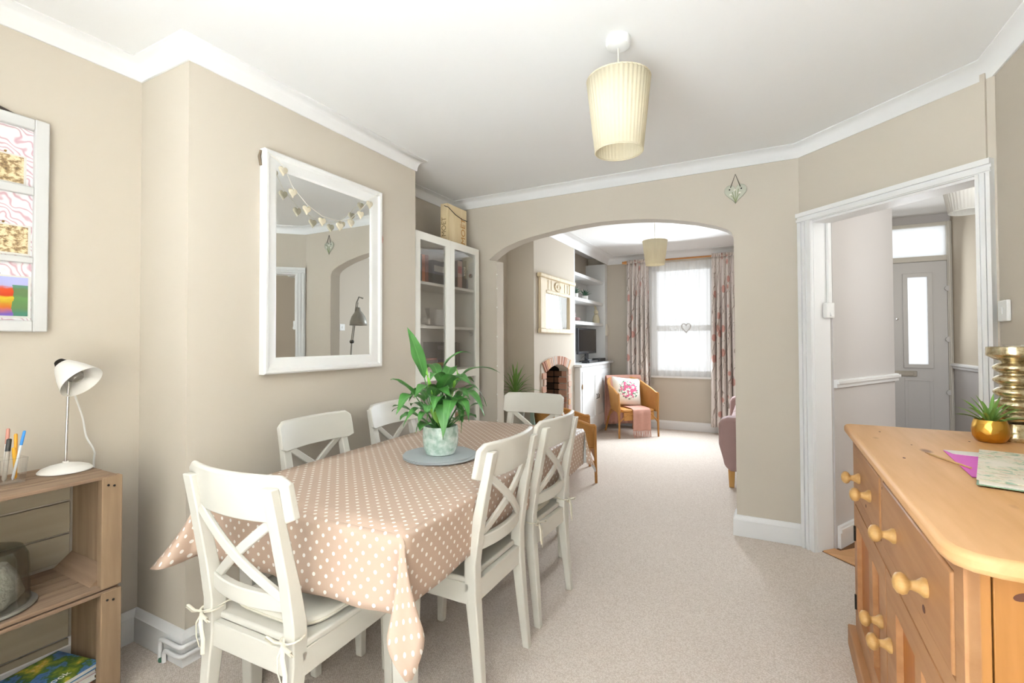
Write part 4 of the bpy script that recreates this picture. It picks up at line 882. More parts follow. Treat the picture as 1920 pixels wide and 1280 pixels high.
# things on the sideboard
c = sbp(.402, 1.205)
t = thing('gold_pot_succulent', 'small spiky succulent in a scaled gold pot on the sideboard', 'potted plant', c)
def goldm():
    t2 = NT('hammered_gold'); vo = t2.n('ShaderNodeTexVoronoi'); vo.inputs['Scale'].default_value = 48; t2.l(t2.coord('Object', (1, 1, .8)), vo.inputs['Vector']); t2.set(L('#d8a94e'), .28, 1.0); t2.bump(vo.outputs['Distance'], .7, .004); return t2.m
MB().lathe([(.030, 0), (.038, .004), (.047, .02), (.050, .04), (.047, .062), (.042, .078), (.039, .078), (.040, .066), (0, .064)], c, 36).build('pot', goldm(), t)
M_SUC = leafmat('succulent_leaf', '#5d8a3c', '#8fb85a', '#a9cf7c', .4)
for i in range(26):
    a = i*2.4; el = .25+.95*(i/26); ln = .088+.03*random.random(); o = Vector((math.cos(a)*math.cos(el), math.sin(a)*math.cos(el), math.sin(el)))
    b = c+Vector((0, 0, .066))+Vector((math.cos(a), math.sin(a), 0))*.014*(1-i/26); leaf(t, b, b+o*ln*.55+Vector((0, 0, .012)), b+o*ln-Vector((0, 0, .012*(1-i/26))), .013, M_SUC, 0, 6, fold=.5, wavy=0)
c = sbp(.487, 1.275)
t = thing('candle_holder', 'tall ribbed mercury-glass candle holder on the sideboard', 'candle holder', c)
def merc():
    t2 = NT('mercury_glass'); n = t2.noise(t2.coord('Object'), 55, 5, .7); t2.set(t2.ramp(n.outputs[0], [(.30, L('#7d6d50')), (.42, L('#b8a67f')), (.55, L('#d8ccaa')), (.75, L('#ece4cc'))]), .22, .85); t2.bump(n.outputs[0], .1, .003); return t2.m
M_MERC = merc()
prof = [(0, 0), (.050, 0), (.052, .004), (.052, .026), (.049, .03), (.046, .036), (.046, .062)]
zz = .062
for k in range(5):
    prof += [(.030, zz+.003), (.044, zz+.009), (.055, zz+.020), (.055, zz+.027), (.044, zz+.037), (.030, zz+.041)]; zz += .043
prof += [(.034, zz+.006), (.052, zz+.012), (.071, zz+.024), (.072, zz+.030), (.072, zz+.054), (.069, zz+.055), (.069, zz+.034), (0, zz+.032)]
MB().lathe(prof, c, 48).build('stem', M_MERC, t, ang=50)
MB().lathe([(0, zz+.033), (.028, zz+.033), (.028, zz+.062), (.026, zz+.063), (0, zz+.063)], c, 24).build('glass_cup', M_GLASS, t)
# pink folder with pages, floral notebook, pencil
def flat(name, pts, z0, z1, m, parent): return MB().prism([(p.x, p.y) for p in pts], XY, z0, z1).build(name, m, parent, smooth=False)
z = .9412
t = thing('pink_folder', 'open magenta envelope with pale lining on the sideboard', 'envelope', sbp(.30, .75))
flat('pocket', [sbp(.217, .955), sbp(.19, .60), sbp(.46, .60), sbp(.47, .90)], z, z+.0015, plain('magenta_card', '#e05fc6', .55), t)
flat('flap', [sbp(.217, .955), sbp(.228, .90), sbp(.475, .845), sbp(.52, .87), sbp(.47, .955)], z+.0016, z+.003, plain('pale_lining_paper', '#eeeae2', .7, var=.12, vs=40), t)
def floral():
    t2 = NT('botanical_print'); v = t2.coord('Object'); n = t2.noise(v, 26, 4, .6, 1.5); n2 = t2.noise(v, 11, 2)
    c1 = t2.ramp(n.outputs[0], [(.38, L('#7fa58c')), (.46, L('#c8c9a6')), (.52, L('#e6ddca')), (.64, L('#d9bfa4')), (.72, L('#8f9f7a'))]); t2.set(t2.mix(t2.ramp(n2.outputs[0], [(.4, (1, 1, 1, 1)), (.62, (0, 0, 0, 1))]), L('#e7decf'), c1), .6); return t2.m
M_FLOR = floral()
t = thing('floral_notebook', 'hardback notebook with green botanical cover lying on the sideboard', 'notebook', sbp(.30, .6))
q = [sbp(.172, .503, 0), sbp(.296, .93, 0), sbp(.56, .86, 0), sbp(.44, .43, 0)]
flat('back_cover', q, z+.0035, z+.005, plain('green_board', '#8fae93', .5), t); qi = [a+(sum(q, Vector())/4-a)*.03 for a in q]
flat('pages', qi, z+.005, z+.016, MATS['paper'], t); flat('front_cover', q, z+.016, z+.018, M_FLOR, t)
t = thing('pencil', 'slim bare wood pencil lying on the sideboard beside the envelope', 'pencil', sbp(.16, .84))
a, b = sbp(.155, .88, z+.003), sbp(.215, .70, z+.003); MB().tube([a+(b-a)*.14, b], .003, 6).build('shaft', M_KNOB, t); MB().tube([a, a+(b-a)*.14], [.0005, .003], 6).build('point', plain('pencil_tip', '#b98a52', .6), t)

# ------------------------------------------------------------------ pendant lamps
def pendant(cx, cy, zc, zt, zb, lab, m, pleat=True, rt=.128, rb=.096):
    t = thing('pendant_lamp', lab, 'pendant lamp', (cx, cy, zb), 'tapered pleated pendant lamps')
    MB().lathe([(.050, zc), (.050, zc-.022), (.046, zc-.034), (.030, zc-.040), (.008, zc-.042)], (cx, cy, 0), 32).build('ceiling_rose', M_WHITE, t)
    MB().tube([(cx, cy, zc-.04), (cx, cy, zt-.03)], .0032, 8).build('flex', plain('cream_flex', '#e9e0cc', .6), t)
    MB().lathe([(.018, zt-.02), (.02, zt-.03), (.02, zt-.075), (.016, zt-.08)], (cx, cy, 0), 16).build('lampholder', M_WHITE, t)
    MB().lathe([(.014, zt-.08), (.03, zt-.12), (.032, zt-.14), (.02, zt-.165), (0, zt-.17)], (cx, cy, 0), 16).build('bulb', plain('opal_bulb', '#f4f0e6', .3), t)
    n = 168 if pleat else 64
    def pf(r, z, a): return r*(1+(.012*math.cos(42*a) if pleat else 0))
    sh = MB().lathe([(rt, zt), (rt+(rb-rt)*.5, (zt+zb)/2), (rb, zb)], (cx, cy, 0), n, cap=False, fn=pf).build('shade', m, t, ang=60, solid=.0015)
    for r, z in ((rt, zt), (rb, zb)): MB().tube([(cx+r*math.cos(2*math.pi*i/40), cy+r*math.sin(2*math.pi*i/40), z) for i in range(41)], .0028, 6).build('trim_ring', m, sh)
    mb = MB()
    for k in range(3):
        a = k*2.094; mb.tube([(cx+.02*math.cos(a), cy+.02*math.sin(a), zt-.03), (cx+rt*math.cos(a), cy+rt*math.sin(a), zt-.004)], .0016, 5)
    mb.build('spider', M_CHROME, sh)
pendant(-.505, 1.925, CH, 2.372, 2.076, 'cream pleated pendant lamp hanging from the dining room ceiling', M_SHADE)
pendant(-.982, 5.19, LH, 2.362, 2.108, 'cream tapered pendant lamp seen through the arch in the living room', M_SHADE, True)
pendant(1.27, 4.25, 2.62, 2.44, 2.16, 'white pleated pendant lamp in the hall behind the doorway', M_SHADEW, True, .16, .115)
# ------------------------------------------------------------------ switches, cable, socket
t = thing('light_switch', 'white plastic light switch on the right wall by the doorway', 'switch', (XR-.01, 2.77, 1.375))
MB().box(XR-.016, 2.722, 1.376, XR-.001, 2.81, 1.466).build('plate', M_WHITE, t, bevel=.004); MB().box(XR-.021, 2.755, 1.405, XR-.016, 2.775, 1.437).build('rocker', M_WHITE, t, bevel=.002)
t = thing('surface_switch', 'white surface-mounted switch with cable trunking on the doorway lining', 'switch', tuple(hallpt(.0, 1.45, .0)))
def jm(s, z, d): return ANG(.103+s, z, d)
MB().prism([(0, 1.53), (.018, 1.53), (.018, 2.03), (0, 2.03)], jm, .095, .120).build('trunking', M_WHITE, t, bevel=.002)
MB().prism([(0, 1.435), (.030, 1.435), (.030, 1.53), (0, 1.53)], jm, .062, .124).build('switch_box', M_WHITE, t, bevel=.004)
MB().prism([(.030, 1.445), (.040, 1.445), (.030, 1.475)], jm, .085, .105).build('rocker', M_WHITE, t, smooth=False)
t = thing('wall_socket', 'white double switch plate on the living room partition wall', 'switch', (.70, 4.44, 1.44))
pd = Vector((0, 1, 0)); pn = Vector((-1, 0, 0)); pc = Vector((.76, 4.53, 1.49))
MB().obox(pc+pn*.005, pd, pn, (0, 0, 1), .043, .005, .043).build('plate', M_WHITE, t, bevel=.003); MB().obox(pc+pn*.012, pd, pn, (0, 0, 1), .008, .003, .014).build('rocker', M_WHITE, t, bevel=.002)
# fairy lights down the left arch jamb
t = thing('fairy_lights', 'string of tiny clear fairy lights down the left edge of the arch', 'fairy lights', (-1.99, YA-.004, .2))
MB().tube([(-1.987+.004*math.sin(i*1.3), YA-.004, 1.96-i*.06) for i in range(30)], .0012, 5).build('wire', M_GLASS, t)
for zz in (1.86, 1.74, 1.58, 1.33, 1.08, .84, .62): MB().lathe([(0, 0), (.004, .003), (.005, .008), (.003, .014), (0, .016)], (-1.984, YA-.007, zz), 8).build('bulb', plain('fairy_bulb', '#f6f3ea', .2), t)
# ------------------------------------------------------------------ living room: fireplace
BR = [plain('brick_%d' % i, c, .85, var=.2, vs=25, bump=.5, bs=60, bd=.004) for i, c in enumerate(('#c99a82', '#d8b7a3', '#b98268', '#cfc3b8', '#dcae86', '#c7a597'))]
t = thing('brick_fireplace', 'arched brick fireplace surround set in the living room chimney breast', 'fireplace', (C2, 5.135, 0))
x1 = C2+.022
MB().prism([(4.69, 0), (4.69, 1.055), (4.82, 1.10), (4.97, 1.122), (5.135, 1.128), (5.30, 1.118), (5.47, 1.085), (5.58, 1.055), (5.58, 0), (5.47, 0)]+list(reversed(fo[:-1]))+[], YZ(C2), .001, .010).build('mortar_bed', plain('lime_mortar', '#cfc4b6', .9), t, smooth=False)
nv = 19
inn = lambda u: (4.79+u*.69, .952+.075*math.sin(math.pi*u)**.9)
out = lambda u: (4.695+u*.88, 1.058+.066*math.sin(math.pi*u)**.9)
for i in range(nv):
    a, b = (i+.06)/nv, (i+.94)/nv; p = [inn(a), inn(b), out(b), out(a)]
    MB().prism(p, YZ(C2), .004, .020+random.uniform(0, .006)).build('arch_brick', random.choice(BR), t, bevel=.003)
for sd in (0, 1):
    for k in range(13):
        z0 = k*.0735; wide = (k % 2 == 0)
        a, b = ((4.695 if wide else 4.735), 4.795) if sd == 0 else (5.475, (5.575 if wide else 5.545))
        MB().box(C2+.004, a, z0+.004, C2+.020+random.uniform(0, .006), b, z0+.069).build('side_brick', random.choice(BR), t, bevel=.003)
M_SOOT = plain('sooty_brick', '#4a3527', .95, var=.6, vs=18, bump=.6, bs=40, bd=.006); M_SOOT2 = plain('burnt_brick', '#76543e', .95, var=.5, vs=18, bump=.6, bs=40, bd=.006)
mb = MB(); mb.box(C2-.315, 4.70, 0, C2-.305, 5.57, 1.15); mb.box(C2-.31, 4.785, 0, C2-.10, 4.798, 1.1); mb.box(C2-.31, 5.472, 0, C2-.10, 5.485, 1.1); mb.box(C2-.31, 4.79, 1.06, C2-.10, 5.48, 1.075)
fb = mb.build('firebox', plain('soot_black', '#1d1713', .98), t, smooth=False)
for k in range(12):
    z0 = k*.078; off = .115 if k % 2 else 0
    for j in range(5):
        a = max(4.80, 4.80-off+j*.215+.006); b = min(5.47, 4.80-off+(j+1)*.215-.006)
        if b-a > .03: MB().box(C2-.305, a, z0+.006, C2-.285+random.uniform(-.01, .012), b, z0+.072).build('back_brick', M_SOOT if random.random() < .6 or k > 9 else M_SOOT2, fb, bevel=.004)
for k in range(12):
    z0 = k*.078
    for xx, mm in ((C2-.28, M_SOOT2 if k % 3 else M_SOOT), (C2-.165, M_SOOT2), (C2-.108, random.choice(BR))): MB().box(xx+.004, 5.455-random.uniform(0, .008), z0+.006, xx+.106, 5.472, z0+.072).build('cheek_brick', mm, fb, bevel=.004)
# over-mantel mirror
t = thing('trumeau_mirror', 'pale limed wood mirror with carved frieze above the fireplace', 'mirror', (C2+.02, 5.13, 1.38))
M_LIME = wood('limed_oak', '#e6d6b8', '#d3bf9a', .6, 2, 14, False)
a0, a1, z0, z1 = 4.61, 5.645, 1.385, 2.03; X0 = C2+.002; X1 = C2+.035
MB().box(X0, a0+.02, z0+.02, X1, a0+.17, z1-.03).build('stile', M_LIME, t, bevel=.006); MB().box(X0, a1-.15, z0+.02, X1, a1-.02, z1-.03).build('stile', M_LIME, t, bevel=.006)
MB().box(X0, a0, z0, X1+.008, a1, z0+.055).build('bottom_rail', M_LIME, t, bevel=.01); MB().box(X0, a0-.02, z1-.045, X1+.022, a1+.02, z1).build('cornice', M_LIME, t, bevel=.012)
MB().box(X0, a0+.17, 1.855, X1-.010, a1-.15, z1-.045).build('frieze', M_LIME, t); MB().box(X0, a0+.16, 1.825, X1+.006, a1-.14, 1.86).build('mid_rail', M_LIME, t, bevel=.006)
for yy in (4.84, 4.93, 5.34, 5.43): MB().box(X1-.010, yy, 1.87, X1-.004, yy+.05, 1.975).build('frieze_panel', M_LIME, t, bevel=.003)
cy = 5.13; carve = MB()
for k in range(12):
    an = k*math.pi/6; carve.lathe([(0, 0), (.022, 0), (.018, .012), (0, .016)], (X1-.010, cy+.085*math.cos(an), 1.922+.038*math.sin(an)), 10, Matrix.Rotation(R(90), 4, 'Y'))
carve.lathe([(0, 0), (.03, 0), (.026, .012), (0, .018)], (X1-.010, cy, 1.922), 16, Matrix.Rotation(R(90), 4, 'Y'))
carve.build('carved_wreath', M_LIME, t)
MB().box(X0, a0+.165, z0+.05, X0+.012, a1-.145, 1.83).build('mirror_glass', M_MIRROR, t, smooth=False)
# ------------------------------------------------------------------ built-in alcove unit
t = thing('alcove_shelves', 'white built-in alcove shelves above the cupboard', 'shelves', (-2.28, 6.5, 1.0))
SX0, SX1 = -2.42, -2.14
MB().box(SX0, CY1+.002, 1.0, C2, CY1+.028, 2.479).build('side_upright', M_BUILT, t); MB().box(SX0, YB-.12, 1.0, SX1+.03, YB-.002, 2.479).build('side_upright', M_BUILT, t)
MB().box(SX0+.001, CY1+.028, 1.0, SX0+.010, YB-.12, 2.19).build('back_panel', M_BUILT, t)
for z in (2.21, 1.88, 1.565): MB().box(SX0+.010, CY1+.028, z-.045, SX1, YB-.12, z).build('shelf', M_BUILT, t, bevel=.003)
t = thing('alcove_cupboard', 'white painted two-door cupboard built into the living room alcove', 'cupboard', (-2.2, 6.5, 0))
KX = -2.025
MB().box(-2.42, CY1+.002, .10, KX-.02, YB-.16, .96).build('carcass', M_BUILT, t); MB().box(-2.42, CY1+.004, 0, KX-.05, YB-.16, .10).build('plinth', M_BUILT, t)
MB().prism([(-2.418, CY1-.0+.002), (C2+.002, CY1+.002), (C2+.002, CY1-.03), (KX+.03, CY1-.03), (KX+.03, YB-.08), (-2.418, YB-.08)], XY, .965, .995).build('worktop', M_BUILT, t, bevel=.005)
mb = MB(); mb.box(KX-.02, CY1-.0, .10, KX, CY1+.06, .96); mb.box(KX-.02, YB-.22, .10, KX, YB-.16, .96); mb.box(KX-.02, CY1+.06, .90, KX, YB-.22, .96); mb.box(KX-.02, CY1+.06, .10, KX, YB-.22, .16)
mb.box(C2+.002, CY1+.001, .0, KX-.0205, CY1+.02, .96)
mb.build('face_frame', M_BUILT, t, smooth=False)
ymid = (CY1+.06+YB-.22)/2
for k, (a, b) in enumerate(((CY1+.062, ymid-.002), (ymid+.002, YB-.222))):
    mb = MB(); f = .065; X0, X1 = KX-.018, KX+.006
    mb.box(X0, a, .162, X1, a+f, .898); mb.box(X0, b-f, .162, X1, b, .898); mb.box(X0, a+f, .162, X1, b-f, .26); mb.box(X0, a+f, .83, X1, b-f, .898)
    d = mb.build('door', M_BUILT, t, smooth=False); MB().box(X0, a+f, .26, X0+.012, b-f, .83).build('panel', M_BUILT, d, smooth=False)
    mb = MB()
    for q in ((a+f, a+f+.012, .26, .83), (b-f-.012, b-f, .26, .83), (a+f, b-f, .26, .272), (a+f, b-f, .818, .83)): mb.box(X0+.012, q[0], q[2], X1-.004, q[1], q[3])
    mb.build('moulding', M_BUILT, d, smooth=False)
    yk = b-.03 if k == 0 else a+.03; MB().tube([(X1, yk, .50), (X1+.018, yk, .505), (X1+.018, yk, .555), (X1, yk, .56)], .005, 8).build('handle', M_DARKM, d)
    if k == 0:
        MB().box(X1, a-.012, .68, X1+.004, a+.012, .74).build('hinge', plain('brass_pin', '#9a7a45', .4, .8), d)
# television and boxes
t = thing('television', 'small black flat television on the alcove cupboard', 'television', (-2.2, 6.55, .996))
MB().box(-2.215, 6.13, 1.115, -2.185, 6.93, 1.475).build('case', M_BLACK, t, bevel=.006); sm = NT('tv_screen_black'); sm.set(L('#121013'), .12, 0, .5)
MB().box(-2.186, 6.155, 1.155, -2.1835, 6.905, 1.455).build('screen', sm.m, t, smooth=False); MB().box(-2.215, 6.47, 1.01, -2.19, 6.58, 1.12).build('neck', M_BLACK, t); MB().lathe([(0, 0), (.11, 0), (.11, .008), (.03, .015), (0, .015)], (-2.2, 6.525, .997), 24).build('foot', M_BLACK, t)
MB().box(-2.183, 6.50, 1.126, -2.181, 6.56, 1.138).build('maker_badge', M_CHROME, t)
t = thing('set_top_box', 'flat black set-top box on cupboard beneath the television', 'set-top box', (-2.09, 6.75, .996))
MB().box(-2.15, 6.62, .997, -2.05, 6.95, 1.045).build('case', M_BLACK, t, bevel=.004); MB().box(-2.05, 6.70, 1.012, -2.048, 6.86, 1.03).build('display', M_DARKM, t)
t = thing('games_controller_tray', 'low black disc player with silver edge left of the set-top box', 'disc player', (-2.09, 6.35, .996))
MB().box(-2.15, 6.16, .997, -2.04, 6.56, 1.03).build('case', M_BLACK, t, bevel=.004); MB().box(-2.04, 6.2, 1.006, -2.038, 6.52, 1.014).build('silver_strip', M_CHROME, t)
MB().tube([(-2.14, 6.1, 1.06), (-2.10, 6.13, 1.10), (-2.07, 6.20, 1.04), (-2.05, 6.3, 1.035), (-2.06, 6.12, 1.0)], .004, 6).build('lead', M_BLACK, t)
# shelf ornaments
def shelfplant(y, z, lab):
    c = Vector((-2.22, y, z)); t = thing('shelf_succulent', lab, 'potted plant', c, 'succulents on the alcove shelf')
    MB().lathe([(.035, 0), (.045, .01), (.048, .06), (.042, .062), (.04, .055), (0, .055)], c, 20).build('pot', M_CHINA, t)
    for i in range(16):
        a = i*2.4; el = .35+.9*i/16; o = Vector((math.cos(a)*math.cos(el), math.sin(a)*math.cos(el), math.sin(el))); b = c+Vector((0, 0, .055)); leaf(t, b, b+o*.06, b+o*.115, .024, M_DKSUC, 0, 5, fold=.5, wavy=0)
M_DKSUC = leafmat('dark_succulent_leaf', '#2f4f3f', '#446a4e', '#5c8562', .5)
shelfplant(6.10, 1.881, 'left dark succulent in white pot on the upper alcove shelf'); shelfplant(6.52, 1.881, 'right dark succulent in white pot on the upper alcove shelf')
c = Vector((-2.2, 6.02, 1.566)); t = thing('elephant_figurine', 'small mauve brown reclining figurine on the lower alcove shelf', 'figurine', c); M_MAU = plain('mauve_resin', '#8d6a66', .6, var=.2, vs=40)
MB().lathe([(0, 0), (.05, 0), (.075, .02), (.06, .045), (.0, .055)], c, 20, fn=lambda r, z, a: r*(1+.35*abs(math.sin(a)))).build('body', M_MAU, t); MB().lathe([(0, .04), (.028, .06), (.034, .085), (.02, .115), (0, .125)], c+Vector((0, -.03, 0)), 16).build('head', M_MAU, t)
c = Vector((-2.2, 6.98, 1.566)); t = thing('hare_figurine', 'cream long-eared hare figurine at the right of the lower alcove shelf', 'figurine', c); M_CRM = plain('cream_resin', '#ddd3b4', .6, var=.15, vs=40)
MB().lathe([(0, 0), (.05, 0), (.055, .05), (.04, .11), (.022, .14), (0, .15)], c, 18).build('body', M_CRM, t); MB().lathe([(0, .13), (.03, .145), (.034, .17), (.022, .195), (0, .2)], c+Vector((.005, -.02, 0)), 16).build('head', M_CRM, t)
for s in (-1, 1): MB().tube([c+Vector((0, -.01+s*.012, .19)), c+Vector((-.01, s*.025, .235)), c+Vector((-.02, s*.03, .27))], [.008, .012, .003], 8).build('ear', M_CRM, t)
t = thing('hanging_ornament', 'cream fabric ornament hanging from the shelf edge beside television', 'ornament', (-2.10, 7.20, 1.37))
MB().tube([(-2.10, 7.20, 1.72), (-2.10, 7.20, 1.56)], .002, 5).build('cord', M_WRAP, t)
MB().loft([sq(-2.10, 7.20, 1.37, .008, .035), sq(-2.10, 7.20, 1.40, .016, .05), sq(-2.10, 7.20, 1.50, .016, .042), sq(-2.10, 7.20, 1.56, .006, .02)]).build('padded_tag', plain('cream_fabric', '#e9e2d2', .9), t, bevel=.006)
# ------------------------------------------------------------------ curtains, pole, sheer
t = thing('curtain_pole', 'turned wooden curtain pole with finials above the living room window', 'curtain pole', (-1.0, 7.15, 2.47)); M_POLE = wood('pole_pine', '#cf9457', '#b3763c', .45, 0, 14, False)
MB().tube([(-1.72, 7.15, 2.475), (-.20, 7.15, 2.475)], .013, 14).build('pole', M_POLE, t)
for s, x in ((-1, -1.72), (1, -.20)): MB().lathe([(.013, 0), (.022, .008), (.016, .02), (.024, .045), (.026, .07), (.018, .10), (.022, .115), (0, .125)], (x, 7.15, 2.475), 16, Matrix.Rotation(R(90*s), 4, 'Y')).build('finial', M_POLE, t)
for x in (-1.53, -.33): MB().tube([(x, 7.15, 2.475), (x, 7.26, 2.475)], .016, 10).build('bracket', M_POLE, t)
def curtm():
    t2 = NT('pink_floral_curtain'); uv = t2.n('ShaderNodeTexCoord'); mp = t2.n('ShaderNodeMapping'); mp.inputs['Scale'].default_value = (1, 1, 1); t2.l(uv.outputs['UV'], mp.inputs[0]); v = mp.outputs[0]
    vo = t2.n('ShaderNodeTexVoronoi'); vo.inputs['Scale'].default_value = 6.0; vo.inputs['Randomness'].default_value = .8; t2.l(v, vo.inputs['Vector'])
    f = t2.n('ShaderNodeMapRange'); f.inputs[1].default_value = .30; f.inputs[2].default_value = .36; f.inputs[3].default_value = 1; f.inputs[4].default_value = 0; t2.l(vo.outputs['Distance'], f.inputs[0])
    sep = t2.n('ShaderNodeSeparateColor'); t2.l(vo.outputs['Color'], sep.inputs[0]); on = t2.math('GREATER_THAN', sep.outputs[0], .45)
    col = t2.mix(t2.math('MULTIPLY', f.outputs[0], on), L('#e9dfd8'), L('#d9a79c'))
    def stems(sc, dist, lo, hi, rot):
        m2 = t2.n('ShaderNodeMapping'); m2.inputs['Rotation'].default_value = (0, 0, rot); t2.l(uv.outputs['UV'], m2.inputs[0])
        w = t2.n('ShaderNodeTexWave'); w.inputs['Scale'].default_value = sc; w.inputs['Distortion'].default_value = dist; w.inputs['Detail'].default_value = 1; w.inputs['Detail Scale'].default_value = 2.5; t2.l(m2.outputs[0], w.inputs['Vector'])
        r = t2.n('ShaderNodeMapRange'); r.inputs[1].default_value = lo; r.inputs[2].default_value = hi; t2.l(w.outputs[0], r.inputs[0]); return r.outputs[0]
    col = t2.mix(t2.math('MULTIPLY', stems(2.6, 4, .955, .985, .15), .75), col, L('#8f7b6c'))
    v2 = t2.n('ShaderNodeTexVoronoi'); v2.inputs['Scale'].default_value = 17; m3 = t2.n('ShaderNodeMapping'); m3.inputs['Scale'].default_value = (1.6, .8, 1); m3.inputs['Rotation'].default_value = (0, 0, .5); t2.l(uv.outputs['UV'], m3.inputs[0]); t2.l(m3.outputs[0], v2.inputs['Vector'])
    lf = t2.n('ShaderNodeMapRange'); lf.inputs[1].default_value = .13; lf.inputs[2].default_value = .18; lf.inputs[3].default_value = 1; lf.inputs[4].default_value = 0; t2.l(v2.outputs['Distance'], lf.inputs[0])
    col = t2.mix(t2.math('MULTIPLY', lf.outputs[0], .8), col, L('#877a6c'))
    t2.set(col, .9, 0, .2); return t2.m
M_CURT = curtm()
def curtain(x0, x1, lab, ph):
    t = thing('floral_curtain', lab, 'curtain', ((x0+x1)/2, 7.15, .1), 'floral curtains at the living room window'); zt, zb = 2.47, .10; nf = 5.5
    def fn(a, b):
        s = b; amp = .018+.030*min(1, s*3); spread = 1+.10*s; xm = (x0+x1)/2; x = xm+(a-.5)*(x1-x0)*(.92+.16*s)
        y = 7.145+amp*math.sin(a*nf*2*math.pi+ph+.3*math.sin(s*4))+.008*math.sin(a*31+s*6); return Vector((x+.012*math.cos(a*nf*2*math.pi+ph)*s, y, zt+(zb-zt)*b))
    MB().grid(fn, 110, 36, uvfn=lambda a, b: (a*1.0, (1-b)*2.37)).build('drape', M_CURT, t, ang=80, solid=.003, fix=False)
    MB().grid(lambda a, b: Vector((x0+(x1-x0)*(.04+.92*a), 7.130+.012*math.sin(a*26*math.pi), 2.455+.05*b)), 90, 3, uvfn=lambda a, b: (a, 2.3+b*.05)).build('gathered_heading', M_CURT, t, ang=80, solid=.003, fix=False)
curtain(-1.79, -1.43, 'pink floral curtain left of the window, behind the wicker chair', 0.4); curtain(-.60, -.24, 'pink floral curtain right of the window, beside the arch edge', 2.0)
o = MB().grid(lambda a, b: Vector((-1.47+.93*a, 7.205+.014*math.sin(a*46)+.006*math.sin(a*117+b*3), 2.44-1.66*b)), 120, 16).build('sheer_curtain', M_SHEER, None, ang=80, fix=False); tag(o, 'white sheer net curtain across the living room window', 'net curtain')
t = thing('wicker_heart', 'small white wicker heart hanging in front of the net curtain', 'heart ornament', (-.935, 7.18, 1.44)); hp3 = [(u*.8, v*.9) for u, v in heart_poly(.085, 30)]
MB().tube([(-.935+u, 7.18, 1.475+v) for u, v in hp3]+[(-.935+hp3[0][0], 7.18, 1.475+hp3[0][1])], .008, 6).build('heart_ring', plain('whitewashed_wicker', '#cfccc8', .8), t); MB().tube([(-.935, 7.18, 1.54), (-.935, 7.185, 2.40)], .001, 4).build('thread', M_WRAP, t)
# ------------------------------------------------------------------ wicker chairs (local: sitter looks along +y)
def weave():
    t2 = NT('woven_wicker'); uv = t2.n('ShaderNodeTexCoord'); ch = t2.n('ShaderNodeTexChecker'); ch.inputs['Scale'].default_value = 1; mp = t2.n('ShaderNodeMapping'); mp.inputs['Scale'].default_value = (46, 110, 1); t2.l(uv.outputs['UV'], mp.inputs[0]); t2.l(mp.outputs[0], ch.inputs['Vector'])
    w = t2.n('ShaderNodeTexWave', bands_direction='Y'); w.inputs['Scale'].default_value = 17; t2.l(uv.outputs['UV'], w.inputs['Vector']); n = t2.noise(t2.coord('Object'), 9, 3)
    base = t2.mix(n.outputs[0], L('#b57a3a'), L('#d09a56')); t2.set(t2.mix(t2.math('MULTIPLY', ch.outputs[1], .25), base, L('#8f5a26')), .55, 0, .4)
    t2.bump(t2.math('ADD', w.outputs[0], t2.math('MULTIPLY', ch.outputs[1], .6)), .6, .004); return t2.m
M_WICK = weave()
def wicker(lab):
    t = thing('wicker_armchair', lab, 'armchair', (0, 0, 0), 'wicker armchairs in the living room')
    def arc(th, z):   # plan curve of the shell; th -1..1 from left arm front over the back to the right arm front
        a = th*R(118); r = .275+.055*(z-.36)/.42; return Vector((r*math.sin(a)*1.0, -.06-r*math.cos(a)*1.12, z)) if abs(th) < .70 else Vector((math.copysign((r*math.sin(R(118*.70)))+.035*((abs(th)-.70)/.30), th), -.06-r*math.cos(R(118*.70))*1.12+.37*((abs(th)-.70)/.30), z))
    def ztop(th): return .60+.20*max(0, math.cos(th*R(95)))**.8
    MB().grid(lambda a, b: arc(a*2-1, .36+(ztop(a*2-1)-.36)*b), 49, 9, uvfn=lambda a, b: (a*1.5, b*.4)).build('shell', M_WICK, t, ang=80, solid=.016, fix=False)
    MB().tube([arc(i/24-1, ztop(i/24-1)) for i in range(49)], .017, 10).build('rim', M_WICK, t)
    MB().tube([arc(i/24-1, .36) for i in range(49)], .013, 8).build('lower_hoop', M_RATTAN_POLE, t)
    seatp = [(-.265, .27), (.265, .27), (.275, 0), (.24, -.20), (.12, -.33), (-.12, -.33), (-.24, -.20), (-.275, 0)]
    mb = MB(); mb.prism(seatp, XY, .345, .385); s = mb.build('seat', M_WICK, t, bevel=.012); MB().box(-.255, .262, .24, .255, .282, .345).build('front_apron', M_WICK, t)
    for s in (-1, 1):
        top = arc(s, .60); MB().tube([(s*.335, .275, 0), (s*.330, .270, .25), top, top+Vector((0, 0, .004))], [.015, .016, .017, .014], 10).build('front_leg', M_RATTAN_POLE, t)
        MB().tube([(s*.255, -.41, 0), (s*.235, -.33, .20), (s*.20, -.27, .37), (s*.20, -.36, .60)], [.015, .016, .016, .012], 10).build('rear_leg', M_RATTAN_POLE, t)
        MB().tube([(s*.330, .27, .20), (s*.28, .12, .33), (s*.24, -.10, .345), (s*.245, -.33, .22)], .009, 8).build('side_brace', M_RATTAN_POLE, t)
    MB().tube([(-.330, .272, .22), (-.2, .285, .325), (.2, .285, .325), (.330, .272, .22)], .009, 8).build('front_brace', M_RATTAN_POLE, t)
    return t
w1c = wicker('wicker armchair with floral cushion and pink throw by the window')
w1c.location = (-1.606, 6.636, 0); w1c.rotation_euler = (0, 0, R(-139)); w1c.scale = (.86, .86, .97)
w2c = dup(w1c, (-1.666, 4.40, 0), R(-66), 'wicker armchair behind the far dining chair, seen from the side', 'wicker armchairs in the living room', (.86, .82, .87))
